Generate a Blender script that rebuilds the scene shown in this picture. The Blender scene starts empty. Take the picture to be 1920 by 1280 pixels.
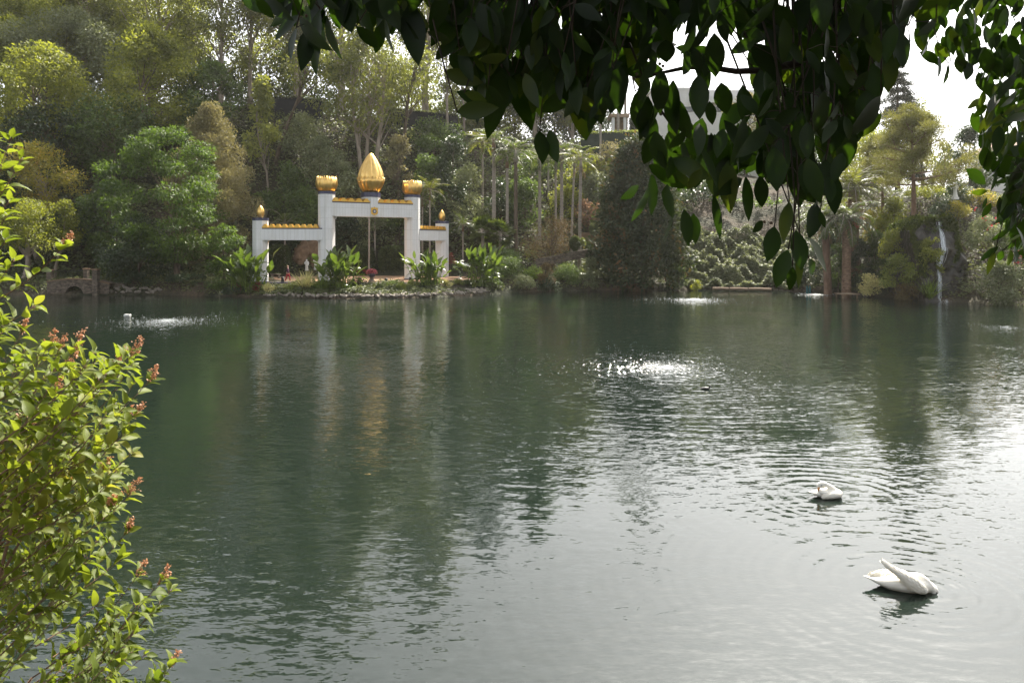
import bpy, bmesh, math, random
import numpy as np
from mathutils import Vector, Matrix

S = bpy.context.scene
COL = S.collection
rad = math.radians
F, HZ, EYE = 1400.0, 458.0, 5.1          # focal length in px of the 1920 px photograph, horizon row, eye height above the water

# ------------------------------------------------------------------ camera, sky, sun, exposure
cam = bpy.data.cameras.new('camera')
cam.sensor_width = 36.0
cam.lens = F / 1920 * 36.0
cam.shift_y = -(640 - HZ) / 1920.0
cam.clip_start = 0.05
cam.clip_end = 6000
co = bpy.data.objects.new('camera', cam)
COL.objects.link(co)
co.location = (0, 0, EYE)
co.rotation_euler = (rad(90), 0, 0)
S.camera = co

SUN_EL, SUN_AZ = rad(48), rad(27)
world = bpy.data.worlds.new('World')
S.world = world
world.use_nodes = True
wn = world.node_tree
sky = wn.nodes.new('ShaderNodeTexSky')
sky.sky_type = 'NISHITA'
sky.sun_disc = False
sky.sun_elevation = SUN_EL
sky.sun_rotation = SUN_AZ
sky.dust_density = 4.0
sky.air_density = 1.0
hsv = wn.nodes.new('ShaderNodeHueSaturation')
hsv.inputs['Saturation'].default_value = 0.22
wn.links.new(sky.outputs[0], hsv.inputs['Color'])
wn.links.new(hsv.outputs[0], wn.nodes['Background'].inputs[0])
wn.nodes['Background'].inputs[1].default_value = 0.15

sl = bpy.data.lights.new('sun', 'SUN')
sl.energy = 5.0
sl.angle = rad(0.53)
sl.color = (1.0, 0.93, 0.80)
so = bpy.data.objects.new('sun', sl)
COL.objects.link(so)
SDIR = Vector((math.sin(SUN_AZ) * math.cos(SUN_EL), math.cos(SUN_AZ) * math.cos(SUN_EL), math.sin(SUN_EL)))
so.rotation_euler = SDIR.to_track_quat('Z', 'Y').to_euler()
so.location = SDIR * 200

S.view_settings.view_transform = 'Standard'
S.view_settings.look = 'None'
S.view_settings.exposure = 1.25
S.view_settings.gamma = 1
S.render.engine = 'CYCLES'
cy = S.cycles
cy.use_denoising = True
cy.use_adaptive_sampling = True
cy.adaptive_threshold = 0.02
cy.max_bounces = 7
cy.diffuse_bounces = 4
cy.glossy_bounces = 3
cy.transmission_bounces = 4
cy.transparent_max_bounces = 6
cy.volume_bounces = 0
cy.sample_clamp_indirect = 6
cy.caustics_reflective = False
cy.caustics_refractive = False

# ------------------------------------------------------------------ helpers
def P3(x, y, Y):
    return np.array(((x - 960) * Y / F, Y, EYE - (y - HZ) * Y / F))

def tag(o, label=None, cat=None, group=None, kind=None):
    if label: o['label'] = label
    if cat: o['category'] = cat
    if group: o['group'] = group
    if kind: o['kind'] = kind
    return o

def empty(name, loc, label, cat, group=None, rz=0.0):
    o = bpy.data.objects.new(name, None)
    COL.objects.link(o)
    o.location = loc
    o.rotation_euler = (0, 0, rz)
    o.empty_display_size = 0.2
    return tag(o, label, cat, group)

class Geo:
    def __init__(s):
        s.V = []; s.Q = []; s.T = []; s.N = []; s.n = 0
    def add(s, V, quads=None, tris=None, polys=None):
        V = np.asarray(V, dtype=np.float64).reshape(-1, 3)
        if quads is not None and len(quads): s.Q.append(np.asarray(quads, dtype=np.int64) + s.n)
        if tris is not None and len(tris): s.T.append(np.asarray(tris, dtype=np.int64) + s.n)
        for p in polys or (): s.N.append(np.asarray(p, dtype=np.int64) + s.n)
        s.V.append(V); s.n += len(V)
        return s
    def box(s, c, sx, sy, sz, R=None, taper=1.0):
        b = np.array([(-1, -1, -1), (1, -1, -1), (1, 1, -1), (-1, 1, -1), (-1, -1, 1), (1, -1, 1), (1, 1, 1), (-1, 1, 1)], float) * 0.5
        b[4:, :2] *= taper
        b = b * (sx, sy, sz)
        if R is not None: b = b @ np.asarray(R).T
        return s.add(b + np.asarray(c), [(0, 3, 2, 1), (4, 5, 6, 7), (0, 1, 5, 4), (1, 2, 6, 5), (2, 3, 7, 6), (3, 0, 4, 7)])
    def tube(s, pts, r, n=6, cap=True):
        pts = np.asarray(pts, float); m = len(pts)
        r = np.broadcast_to(np.asarray(r, float), (m,))
        t = np.gradient(pts, axis=0)
        t /= np.linalg.norm(t, axis=1, keepdims=True) + 1e-12
        up = np.array((0.0, 0, 1)) if abs(t[0][2]) < 0.9 else np.array((1.0, 0, 0))
        a = np.cross(t[0], up); a /= np.linalg.norm(a)
        th = np.arange(n) * 2 * math.pi / n
        V = []
        for i in range(m):
            a = a - t[i] * np.dot(a, t[i]); a /= np.linalg.norm(a) + 1e-12
            b = np.cross(t[i], a)
            V.append(pts[i] + r[i] * (np.outer(np.cos(th), a) + np.outer(np.sin(th), b)))
        V = np.concatenate(V)
        q = []
        for i in range(m - 1):
            for j in range(n):
                k = (j + 1) % n
                q.append((i * n + j, i * n + k, (i + 1) * n + k, (i + 1) * n + j))
        return s.add(V, q, polys=[list(range(n))[::-1], list(range((m - 1) * n, m * n))] if cap else None)
    def rings(s, R, cap=True):
        """R: list of (n,3) rings"""
        n = len(R[0]); m = len(R)
        q = [(i * n + j, i * n + (j + 1) % n, (i + 1) * n + (j + 1) % n, (i + 1) * n + j) for i in range(m - 1) for j in range(n)]
        return s.add(np.concatenate(R), q, polys=[list(range(n))[::-1], list(range((m - 1) * n, m * n))] if cap else None)
    def mesh(s, name, smooth=False):
        V = np.concatenate(s.V) if s.V else np.zeros((0, 3))
        Q = np.concatenate(s.Q) if s.Q else np.zeros((0, 4), int)
        T = np.concatenate(s.T) if s.T else np.zeros((0, 3), int)
        me = bpy.data.meshes.new(name)
        loops = np.concatenate([Q.ravel(), T.ravel()] + s.N).astype(np.int32)
        tot = np.concatenate([np.full(len(Q), 4), np.full(len(T), 3), np.array([len(p) for p in s.N], int)]).astype(np.int32)
        start = np.concatenate([[0], np.cumsum(tot)[:-1]]).astype(np.int32) if len(tot) else tot
        me.vertices.add(len(V)); me.vertices.foreach_set('co', V.astype(np.float32).ravel())
        me.loops.add(len(loops)); me.loops.foreach_set('vertex_index', loops)
        me.polygons.add(len(tot)); me.polygons.foreach_set('loop_start', start); me.polygons.foreach_set('loop_total', tot)
        me.polygons.foreach_set('use_smooth', np.full(len(tot), bool(smooth)))
        me.update(calc_edges=True)
        return me
    def obj(s, name, mat, parent=None, smooth=False, origin=None):
        """link as one mesh object; coordinates are world, moved into the parent's (unrotated) space"""
        if parent is not None:
            off = np.array(parent.location)
            p = parent.parent
            while p is not None:
                off = off + np.array(p.location); p = p.parent
        else:
            off = np.zeros(3) if origin is None else np.asarray(origin, float)
        s.V = [v - off for v in s.V]
        me = s.mesh(name, smooth)
        if mat is not None: me.materials.append(mat)
        o = bpy.data.objects.new(name, me)
        COL.objects.link(o)
        if parent is not None: o.parent = parent
        else: o.location = off
        return o

def unit(v):
    return v / (np.linalg.norm(v, axis=-1, keepdims=True) + 1e-9)

def rvec(rng, n):
    return unit(rng.normal(size=(n, 3)))

def leaf_cards(g, P, D, N, L, W, fold=0.12):
    """rhombic leaf quads"""
    n = len(P)
    L = np.broadcast_to(np.asarray(L, float), (n,))[:, None]; W = np.broadcast_to(np.asarray(W, float), (n,))[:, None]
    D = unit(D); Sd = unit(np.cross(D, N)); Nn = np.cross(Sd, D)
    m = P + D * L * 0.45 + Nn * W * fold
    V = np.stack([P, m + Sd * W * 0.5, P + D * L, m - Sd * W * 0.5], 1).reshape(-1, 3)
    g.add(V, np.arange(n * 4).reshape(n, 4))

def leaf_fancy(g, P, D, N, L, W, curl=0.2, fold=0.25, seg=6, peak=0.42, wave=0.0, rng=None):
    """curved ovate leaves with a folded midrib"""
    n = len(P)
    L = np.broadcast_to(np.asarray(L, float), (n,))[:, None]; W = np.broadcast_to(np.asarray(W, float), (n,))[:, None]
    curl = np.broadcast_to(np.asarray(curl, float), (n,))[:, None]
    D = unit(D); Sd = unit(np.cross(D, N)); Nn = np.cross(Sd, D)
    rows = []
    t = np.linspace(0, 1, seg + 1)
    e = math.log(0.5) / math.log(peak)
    for i, ti in enumerate(t):
        w = math.sin(math.pi * ti ** e) ** 0.85 if 0 < ti < 1 else 0.0
        w = max(w, 0.03 if i == 0 else 0.0)
        c = P + D * L * ti - Nn * curl * L * ti * ti
        f = Nn * W * 0.5 * w * fold
        wv = 0
        if wave and rng is not None: wv = Nn * W * wave * rng.normal(size=(n, 1)) * w
        rows.append(np.stack([c + Sd * W * 0.5 * w + f + wv, c, c - Sd * W * 0.5 * w + f - wv], 1))
    V = np.stack(rows, 1).reshape(-1, 3)
    k = 3 * (seg + 1)
    q = []
    for i in range(seg):
        for j in range(2):
            a = i * 3 + j
            q.append((a, a + 1, a + 4, a + 3))
    Q = (np.array(q)[None] + (np.arange(n) * k)[:, None, None]).reshape(-1, 4)
    g.add(V, Q)

def sn(x, y, z=0.0, seed=0.0):
    """cheap smooth noise, about -1..1"""
    return (np.sin(x * 1.0 + 1.7 * np.sin(y * 0.9 + seed) + seed) + np.sin(y * 1.3 + 1.3 * np.sin(z * 1.1 + x * 0.7 + seed * 2) + 2.1) + np.sin(z * 1.2 + 1.5 * np.sin(x * 1.4 - seed) + 0.7 + y * 0.6)) / 3.0

# ------------------------------------------------------------------ materials
def newmat(name):
    m = bpy.data.materials.new(name); m.use_nodes = True
    nt = m.node_tree
    return m, nt, nt.nodes['Principled BSDF'], nt.nodes['Material Output']

def node(nt, t, **k):
    n = nt.nodes.new(t)
    for a, b in k.items(): setattr(n, a, b)
    return n

def ramp(nt, fac, stops):
    r = node(nt, 'ShaderNodeValToRGB')
    while len(r.color_ramp.elements) < len(stops): r.color_ramp.elements.new(0.5)
    for e, (p, c) in zip(r.color_ramp.elements, stops):
        e.position = p; e.color = (*c, 1)
    nt.links.new(fac, r.inputs[0])
    return r.outputs[0]

def leafmat(name, c1, c2, trans=0.4, tcol=None, rough=0.5, spec=0.5, cl=1.0, c3=None, lift=1.32):
    """foliage: colours vary leaf by leaf and clump by clump; light passes through"""
    m, nt, b, out = newmat(name)
    geo = node(nt, 'ShaderNodeNewGeometry')
    tc = node(nt, 'ShaderNodeTexCoord')
    no = node(nt, 'ShaderNodeTexNoise'); no.inputs['Scale'].default_value = 0.45 * cl; no.inputs['Detail'].default_value = 2
    nt.links.new(tc.outputs['Object'], no.inputs['Vector'])
    mx = node(nt, 'ShaderNodeMath', operation='MULTIPLY_ADD')
    mx.inputs[1].default_value = 0.55
    nt.links.new(geo.outputs['Random Per Island'], mx.inputs[0])
    ad = node(nt, 'ShaderNodeMath', operation='MULTIPLY_ADD'); ad.inputs[1].default_value = 1.5; ad.inputs[2].default_value = -0.52
    nt.links.new(no.outputs[0], ad.inputs[0]); nt.links.new(ad.outputs[0], mx.inputs[2])
    if lift != 1.0: c1, c2, c3 = (tuple(v * lift * k for v, k in zip(c, (1.06, 1.0, 0.92))) if c else None for c in (c1, c2, c3))
    stops = [(0.0, c1), (0.75, c2)]
    if c3: stops.append((1.0, c3))
    col = ramp(nt, mx.outputs[0], stops)
    nt.links.new(col, b.inputs['Base Color'])
    b.inputs['Roughness'].default_value = rough
    b.inputs['Specular IOR Level'].default_value = spec
    tr = node(nt, 'ShaderNodeBsdfTranslucent')
    hs = node(nt, 'ShaderNodeMix', data_type='RGBA', blend_type='MULTIPLY'); hs.inputs[0].default_value = 1.0
    nt.links.new(col, hs.inputs[6]); hs.inputs[7].default_value = (*(tcol or (2.2, 2.0, 0.9)), 1)
    nt.links.new(hs.outputs[2], tr.inputs[0])
    ms = node(nt, 'ShaderNodeMixShader'); ms.inputs[0].default_value = trans
    nt.links.new(b.outputs[0], ms.inputs[1]); nt.links.new(tr.outputs[0], ms.inputs[2])
    nt.links.new(ms.outputs[0], out.inputs[0])
    return m

def solid(name, c1, c2=None, scale=6.0, rough=0.7, metal=0.0, spec=0.4, bump=0.0, stretch=(1, 1, 1), bscale=None, detail=4):
    m, nt, b, out = newmat(name)
    b.inputs['Roughness'].default_value = rough; b.inputs['Metallic'].default_value = metal
    b.inputs['Specular IOR Level'].default_value = spec
    tc = node(nt, 'ShaderNodeTexCoord')
    mp = node(nt, 'ShaderNodeMapping'); mp.inputs['Scale'].default_value = stretch
    nt.links.new(tc.outputs['Object'], mp.inputs[0])
    no = node(nt, 'ShaderNodeTexNoise'); no.inputs['Scale'].default_value = scale; no.inputs['Detail'].default_value = detail
    nt.links.new(mp.outputs[0], no.inputs['Vector'])
    nt.links.new(ramp(nt, no.outputs[0], [(0.3, c1), (0.7, c2 or c1)]), b.inputs['Base Color'])
    if bump:
        n2 = node(nt, 'ShaderNodeTexNoise'); n2.inputs['Scale'].default_value = bscale or scale * 2; n2.inputs['Detail'].default_value = 5
        nt.links.new(mp.outputs[0], n2.inputs['Vector'])
        bp = node(nt, 'ShaderNodeBump'); bp.inputs['Strength'].default_value = 0.8; bp.inputs['Distance'].default_value = bump
        nt.links.new(n2.outputs[0], bp.inputs['Height']); nt.links.new(bp.outputs[0], b.inputs['Normal'])
    return m

M = {}
M['white'] = None
M['navy'] = None
M['gold'] = solid('gold_leaf', (0.70, 0.44, 0.13), (0.80, 0.54, 0.19), 3.0, 0.34, metal=1.0)
M['goldflat'] = solid('gold_tile', (0.60, 0.35, 0.06), (0.72, 0.45, 0.10), 4.0, 0.45, metal=0.55)
M['bark'] = solid('bark_brown', (0.07, 0.05, 0.035), (0.16, 0.12, 0.085), 5, 0.9, bump=0.03, stretch=(1, 1, 0.2))
M['barkpale'] = solid('bark_pale', (0.20, 0.16, 0.12), (0.36, 0.30, 0.24), 3, 0.85, bump=0.02, stretch=(1, 1, 0.25))
M['barkred'] = solid('bark_reddish', (0.12, 0.07, 0.045), (0.24, 0.15, 0.10), 5, 0.9, bump=0.05, stretch=(1, 1, 0.3))
M['palmtrunk'] = solid('palm_trunk_grey', (0.20, 0.17, 0.14), (0.38, 0.33, 0.28), 3, 0.85, bump=0.02, stretch=(0.3, 0.3, 4))
M['datetrunk'] = solid('date_palm_trunk', (0.10, 0.06, 0.04), (0.26, 0.17, 0.11), 4, 0.95, bump=0.12, stretch=(1, 1, 1.6), bscale=5)
M['stone'] = solid('stone_grey', (0.14, 0.12, 0.10), (0.31, 0.27, 0.22), 2.5, 0.85, bump=0.04)
M['rockwet'] = solid('wet_rock', (0.015, 0.014, 0.011), (0.06, 0.05, 0.038), 0.9, 0.35, bump=0.12, bscale=2.5)
M['tan'] = solid('tan_rock', (0.16, 0.10, 0.06), (0.30, 0.20, 0.13), 1.3, 0.9, bump=0.08)
M['plaza'] = solid('terracotta_paving', (0.26, 0.15, 0.085), (0.36, 0.22, 0.13), 1.5, 0.85)
M['marble'] = solid('white_marble', (0.66, 0.65, 0.62), (0.78, 0.77, 0.74), 3, 0.5)
M['dark'] = solid('dark_screen', (0.008, 0.009, 0.012), (0.016, 0.017, 0.022), 2, 0.8)
M['black'] = solid('black_metal', (0.01, 0.01, 0.01), (0.02, 0.02, 0.02), 2, 0.5)
M['greenscreen'] = solid('dark_green_screen', (0.012, 0.022, 0.016), (0.02, 0.034, 0.024), 1.5, 0.8)
M['wood'] = solid('weathered_timber', (0.16, 0.11, 0.07), (0.30, 0.22, 0.15), 2, 0.85, stretch=(0.4, 3, 3), bump=0.01)
M['teal'] = solid('teal_plastic', (0.008, 0.07, 0.075), (0.012, 0.09, 0.095), 2, 0.5)
M['housewhite'] = solid('white_stucco', (0.62, 0.61, 0.59), (0.70, 0.69, 0.67), 1, 0.8)
M['roof'] = solid('tan_roof', (0.25, 0.17, 0.11), (0.34, 0.24, 0.17), 2, 0.85)
M['glass'] = solid('dark_window_glass', (0.02, 0.025, 0.03), (0.04, 0.045, 0.05), 1, 0.1, spec=0.8)
M['feather'] = solid('white_feathers', (0.86, 0.82, 0.72), (0.92, 0.90, 0.84), 6, 0.8, bump=0.012, stretch=(0.7, 2.4, 2.4), bscale=11)
M['bill'] = solid('orange_bill', (0.55, 0.22, 0.06), (0.6, 0.26, 0.08), 6, 0.5)
M['skin'] = solid('skin', (0.5, 0.3, 0.22), (0.55, 0.34, 0.25), 5, 0.6)
M['plum'] = solid('plum_cloth', (0.07, 0.025, 0.05), (0.1, 0.035, 0.07), 6, 0.9)
M['redcloth'] = solid('red_cloth', (0.35, 0.03, 0.04), (0.42, 0.04, 0.06), 6, 0.9)
M['hair'] = solid('fair_hair', (0.30, 0.19, 0.09), (0.4, 0.27, 0.14), 12, 0.7)
M['pink'] = leafmat('pink_petals', (0.45, 0.06, 0.10), (0.6, 0.2, 0.24), 0.3, (1.2, 1.1, 1.1), lift=1.0)
M['redflower'] = leafmat('red_petals', (0.35, 0.012, 0.03), (0.5, 0.05, 0.07), 0.4, (1.3, 1.1, 1.1), lift=1.0)
M['panicle'] = leafmat('dusty_pink_panicle', (0.28, 0.13, 0.08), (0.42, 0.24, 0.15), 0.25, (1.3, 1.2, 1.0))
M['twig'] = solid('dark_twig', (0.018, 0.012, 0.008), (0.04, 0.028, 0.018), 8, 0.8)
M['dirt'] = solid('soil', (0.045, 0.033, 0.022), (0.10, 0.075, 0.05), 0.8, 0.95, bump=0.05)

def navy_tiles():
    m, nt, b, out = newmat('navy_mosaic_tile')
    tc = node(nt, 'ShaderNodeTexCoord'); br = node(nt, 'ShaderNodeTexBrick')
    sep = node(nt, 'ShaderNodeSeparateXYZ'); nt.links.new(tc.outputs['Object'], sep.inputs[0])
    ad = node(nt, 'ShaderNodeMath', operation='ADD'); nt.links.new(sep.outputs[0], ad.inputs[0]); nt.links.new(sep.outputs[1], ad.inputs[1])
    cb = node(nt, 'ShaderNodeCombineXYZ'); nt.links.new(ad.outputs[0], cb.inputs[0]); nt.links.new(sep.outputs[2], cb.inputs[1])
    nt.links.new(cb.outputs[0], br.inputs['Vector'])
    br.offset = 0
    for k, v in (('Scale', 1.0), ('Mortar Size', 0.012), ('Brick Width', 0.13), ('Row Height', 0.13)): br.inputs[k].default_value = v
    br.inputs['Color1'].default_value = (0.012, 0.013, 0.055, 1); br.inputs['Color2'].default_value = (0.02, 0.022, 0.08, 1)
    br.inputs['Mortar'].default_value = (0.12, 0.12, 0.16, 1)
    nt.links.new(br.outputs[0], b.inputs['Base Color']); b.inputs['Roughness'].default_value = 0.35
    return m
M['navy'] = navy_tiles()

def white_tile():
    m, nt, b, out = newmat('white_tiled_render')
    tc = node(nt, 'ShaderNodeTexCoord')
    def noise(sc, sx, sy, sz, d=4):
        mp = node(nt, 'ShaderNodeMapping'); mp.inputs['Scale'].default_value = (sx, sy, sz); nt.links.new(tc.outputs['Object'], mp.inputs[0])
        n = node(nt, 'ShaderNodeTexNoise'); n.inputs['Scale'].default_value = sc; n.inputs['Detail'].default_value = d; nt.links.new(mp.outputs[0], n.inputs['Vector']); return n.outputs[0]
    base = ramp(nt, noise(0.8, 1, 1, 1), [(0.3, (0.72, 0.72, 0.71)), (0.7, (0.78, 0.78, 0.775))])
    streak = ramp(nt, noise(2.2, 1, 1, 0.09, 5), [(0.30, (0.90, 0.885, 0.85)), (0.50, (1, 1, 1))])
    sep = node(nt, 'ShaderNodeSeparateXYZ'); nt.links.new(tc.outputs['Object'], sep.inputs[0])
    ad = node(nt, 'ShaderNodeMath', operation='ADD'); nt.links.new(sep.outputs[0], ad.inputs[0]); nt.links.new(sep.outputs[1], ad.inputs[1])
    cb = node(nt, 'ShaderNodeCombineXYZ'); nt.links.new(ad.outputs[0], cb.inputs[0]); nt.links.new(sep.outputs[2], cb.inputs[1])
    br = node(nt, 'ShaderNodeTexBrick'); br.offset = 0; nt.links.new(cb.outputs[0], br.inputs['Vector'])
    for k, v in (('Scale', 1.0), ('Mortar Size', 0.012), ('Brick Width', 0.42), ('Row Height', 1.1)): br.inputs[k].default_value = v
    br.inputs['Color1'].default_value = (1, 1, 1, 1); br.inputs['Color2'].default_value = (.96, .96, .955, 1); br.inputs['Mortar'].default_value = (.72, .71, .68, 1)
    m1 = node(nt, 'ShaderNodeMix', data_type='RGBA', blend_type='MULTIPLY'); m1.inputs[0].default_value = 1
    nt.links.new(base, m1.inputs[6]); nt.links.new(streak, m1.inputs[7])
    m2 = node(nt, 'ShaderNodeMix', data_type='RGBA', blend_type='MULTIPLY'); m2.inputs[0].default_value = 1
    nt.links.new(m1.outputs[2], m2.inputs[6]); nt.links.new(br.outputs[0], m2.inputs[7])
    nt.links.new(m2.outputs[2], b.inputs['Base Color']); b.inputs['Roughness'].default_value = 0.6
    return m
M['white'] = white_tile()

def stonework():
    m, nt, b, out = newmat('stone_masonry')
    tc = node(nt, 'ShaderNodeTexCoord'); vo = node(nt, 'ShaderNodeTexVoronoi'); vo.feature = 'DISTANCE_TO_EDGE'; vo.inputs['Scale'].default_value = 3.2
    mp = node(nt, 'ShaderNodeMapping'); mp.inputs['Scale'].default_value = (1, 1, 1.9)
    nt.links.new(tc.outputs['Object'], mp.inputs[0]); nt.links.new(mp.outputs[0], vo.inputs['Vector'])
    no = node(nt, 'ShaderNodeTexNoise'); no.inputs['Scale'].default_value = 2.5; nt.links.new(mp.outputs[0], no.inputs['Vector'])
    c = ramp(nt, no.outputs[0], [(0.35, (0.09, 0.07, 0.052)), (0.65, (0.20, 0.16, 0.12))])
    e = ramp(nt, vo.outputs['Distance'], [(0.0, (0.25, 0.25, 0.25)), (0.06, (1, 1, 1))])
    mx = node(nt, 'ShaderNodeMix', data_type='RGBA', blend_type='MULTIPLY'); mx.inputs[0].default_value = 0.8
    nt.links.new(c, mx.inputs[6]); nt.links.new(e, mx.inputs[7]); nt.links.new(mx.outputs[2], b.inputs['Base Color'])
    bp = node(nt, 'ShaderNodeBump'); bp.inputs['Distance'].default_value = 0.05; nt.links.new(e, bp.inputs['Height']); nt.links.new(bp.outputs[0], b.inputs['Normal'])
    b.inputs['Roughness'].default_value = 0.9
    return m
M['masonry'] = stonework()

# foliage palette
LM = {
    'euc': leafmat('eucalyptus_leaves', (0.045, 0.060, 0.020), (0.115, 0.130, 0.042), 0.45, (1.9, 1.9, 0.8), 0.45, 0.5),
    'euclight': leafmat('young_eucalyptus_leaves', (0.08, 0.10, 0.03), (0.18, 0.20, 0.06), 0.45, (1.9, 1.9, 0.9), 0.45, 0.5),
    'yellowgreen': leafmat('yellow_green_leaves', (0.055, 0.075, 0.018), (0.165, 0.185, 0.042), 0.45, (1.9, 1.9, 0.7), 0.5, 0.5),
    'green': leafmat('mid_green_leaves', (0.026, 0.046, 0.018), (0.07, 0.105, 0.036), 0.42, (1.8, 1.9, 0.8), 0.45, 0.5),
    'bright': leafmat('bright_feathery_leaves', (0.018, 0.038, 0.011), (0.068, 0.108, 0.03), 0.4, (1.8, 1.9, 0.7), 0.5, 0.35),
    'dark': leafmat('dark_evergreen_leaves', (0.012, 0.024, 0.012), (0.035, 0.055, 0.024), 0.25, (1.7, 1.9, 0.9), 0.35, 0.6),
    'olive': leafmat('grey_olive_leaves', (0.075, 0.075, 0.045), (0.16, 0.155, 0.09), 0.35, (1.6, 1.5, 0.9), 0.55, 0.4),
    'orange': leafmat('orange_tinged_leaves', (0.08, 0.09, 0.024), (0.20, 0.19, 0.05), 0.45, (1.8, 1.7, 0.7), 0.5, 0.4, c3=(0.30, 0.19, 0.05)),
    'magnolia': leafmat('glossy_dark_leaves', (0.014, 0.026, 0.014), (0.040, 0.055, 0.026), 0.25, (1.8, 1.7, 0.8), 0.55, 0.25, c3=(0.13, 0.08, 0.04)),
    'silver': leafmat('silvery_leaves', (0.05, 0.068, 0.04), (0.16, 0.185, 0.115), 0.35, (1.6, 1.6, 1.0), 0.5, 0.35),
    'pine': leafmat('pine_needles', (0.055, 0.068, 0.024), (0.14, 0.15, 0.055), 0.35, (1.7, 1.6, 0.8), 0.5, 0.4),
    'conifer': leafmat('dark_conifer_needles', (0.012, 0.02, 0.014), (0.03, 0.042, 0.028), 0.2, (1.5, 1.6, 1.0), 0.5, 0.4),
    'palm': leafmat('palm_fronds', (0.03, 0.05, 0.018), (0.09, 0.12, 0.035), 0.4, (1.8, 1.9, 0.8), 0.4, 0.5, lift=0.95),
    'palmbright': leafmat('sunlit_palm_fronds', (0.07, 0.10, 0.022), (0.17, 0.19, 0.05), 0.45, (1.6, 1.6, 0.8), 0.4, 0.4, lift=0.8),
    'deadfrond': leafmat('dry_fronds', (0.14, 0.085, 0.04), (0.26, 0.17, 0.09), 0.2, (1.5, 1.2, 0.9), 0.7, 0.3),
    'paddle': leafmat('paddle_leaves', (0.035, 0.058, 0.016), (0.105, 0.145, 0.034), 0.40, (1.7, 1.8, 0.7), 0.28, 0.6, lift=1.0),
    'hedge': leafmat('clipped_hedge_leaves', (0.022, 0.035, 0.016), (0.06, 0.08, 0.03), 0.3, (1.7, 1.8, 0.8), 0.45, 0.5, cl=4),
    'lime': leafmat('lime_leaves', (0.10, 0.14, 0.03), (0.26, 0.29, 0.085), 0.4, (1.5, 1.5, 0.7), 0.5, 0.4, cl=3, lift=1.0),
    'cream': leafmat('variegated_leaves', (0.20, 0.21, 0.08), (0.48, 0.46, 0.26), 0.35, (1.4, 1.4, 0.9), 0.5, 0.4, cl=3),
    'ti': leafmat('red_leaves', (0.07, 0.016, 0.012), (0.18, 0.06, 0.045), 0.4, (1.6, 1.2, 1.2), 0.4, 0.5, cl=3),
    'brown': leafmat('brown_twiggy_leaves', (0.06, 0.05, 0.026), (0.13, 0.105, 0.055), 0.3, (1.5, 1.3, 0.9), 0.6, 0.3),
    'rust': leafmat('rusty_pink_leaves', (0.085, 0.062, 0.040), (0.17, 0.12, 0.08), 0.4, (1.5, 1.2, 1.0), 0.6, 0.3),
    'grass': leafmat('grass_blades', (0.05, 0.09, 0.015), (0.16, 0.22, 0.05), 0.4, (1.7, 1.8, 0.7), 0.45, 0.5, cl=2),
    'ivy': leafmat('ivy_leaves', (0.028, 0.042, 0.020), (0.105, 0.125, 0.062), 0.35, (1.7, 1.7, 0.9), 0.5, 0.4),
    'moss': leafmat('moss', (0.016, 0.027, 0.007), (0.06, 0.078, 0.016), 0.3, (1.6, 1.7, 0.6), 0.7, 0.2, cl=2),
    'sumac': leafmat('sunlit_sumac_leaves', (0.070, 0.105, 0.015), (0.155, 0.19, 0.028), 0.48, (1.75, 1.7, 0.8), 0.5, 0.22, cl=3, c3=(0.25, 0.24, 0.05), lift=1.0),
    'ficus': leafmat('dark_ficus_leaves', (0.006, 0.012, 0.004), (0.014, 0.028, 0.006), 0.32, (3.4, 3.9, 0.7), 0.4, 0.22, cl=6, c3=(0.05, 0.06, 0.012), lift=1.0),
}

for k_ in ('pink', 'redflower', 'panicle'): LM[k_] = M[k_]
# ------------------------------------------------------------------ ground: one sheet, lake bed, banks and the hill behind
_px = np.array([-6000, -3000, -1500, -500, 0, 95, 300, 440, 520, 680, 800, 900, 960, 1060, 1200, 1300, 1450, 1560, 1650, 1750, 1850, 1920, 2500, 3500, 6000], float)
_ys = np.array([0, 0, 0, 0, 553, 553, 553, 556.5, 559, 560, 558, 553, 549, 546, 544, 543, 543.5, 550, 556, 565, 570, 572, 0, 0, 0], float)
_sd = np.array([30, 36, 55, 70, 0, 0, 0, 0, 0, 0, 0, 0, 0, 0, 0, 0, 0, 0, 0, 0, 0, 0, 47, 32, 24], float)
SHORE = np.where(_ys > 0, F * EYE / np.maximum(_ys - HZ, 1), _sd)
# px: bank height, flat width, slope, hill top
_h = np.array([
    (-6000, 1.2, 8, .7, 24), (-500, 1.2, 8, .75, 26), (0, 1.2, 8, .75, 26), (300, 1.2, 9, .75, 27), (400, 1.2, 12, .8, 27), (470, 1.2, 20, .92, 28),
    (650, 1.2, 24, .98, 26), (850, 1.2, 18, .75, 23), (1000, 1.4, 10, .62, 21), (1150, 1.2, 10, .64, 22), (1250, .8, 3, .55, 19), (1300, .6, .8, .58, 16), (1490, .6, .8, .58, 14), (1530, .6, 2, .42, 12),
    (1620, .6, 2, .6, 11), (1700, .6, 1.5, .85, 10.5), (1800, .5, 1.2, 1.0, 10.0), (1920, .6, 1, .7, 9.0), (2500, .8, 1, .6, 9), (6000, 1, 2, .5, 10)], float)

def shore(px):
    return np.interp(px, _px, SHORE)

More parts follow.
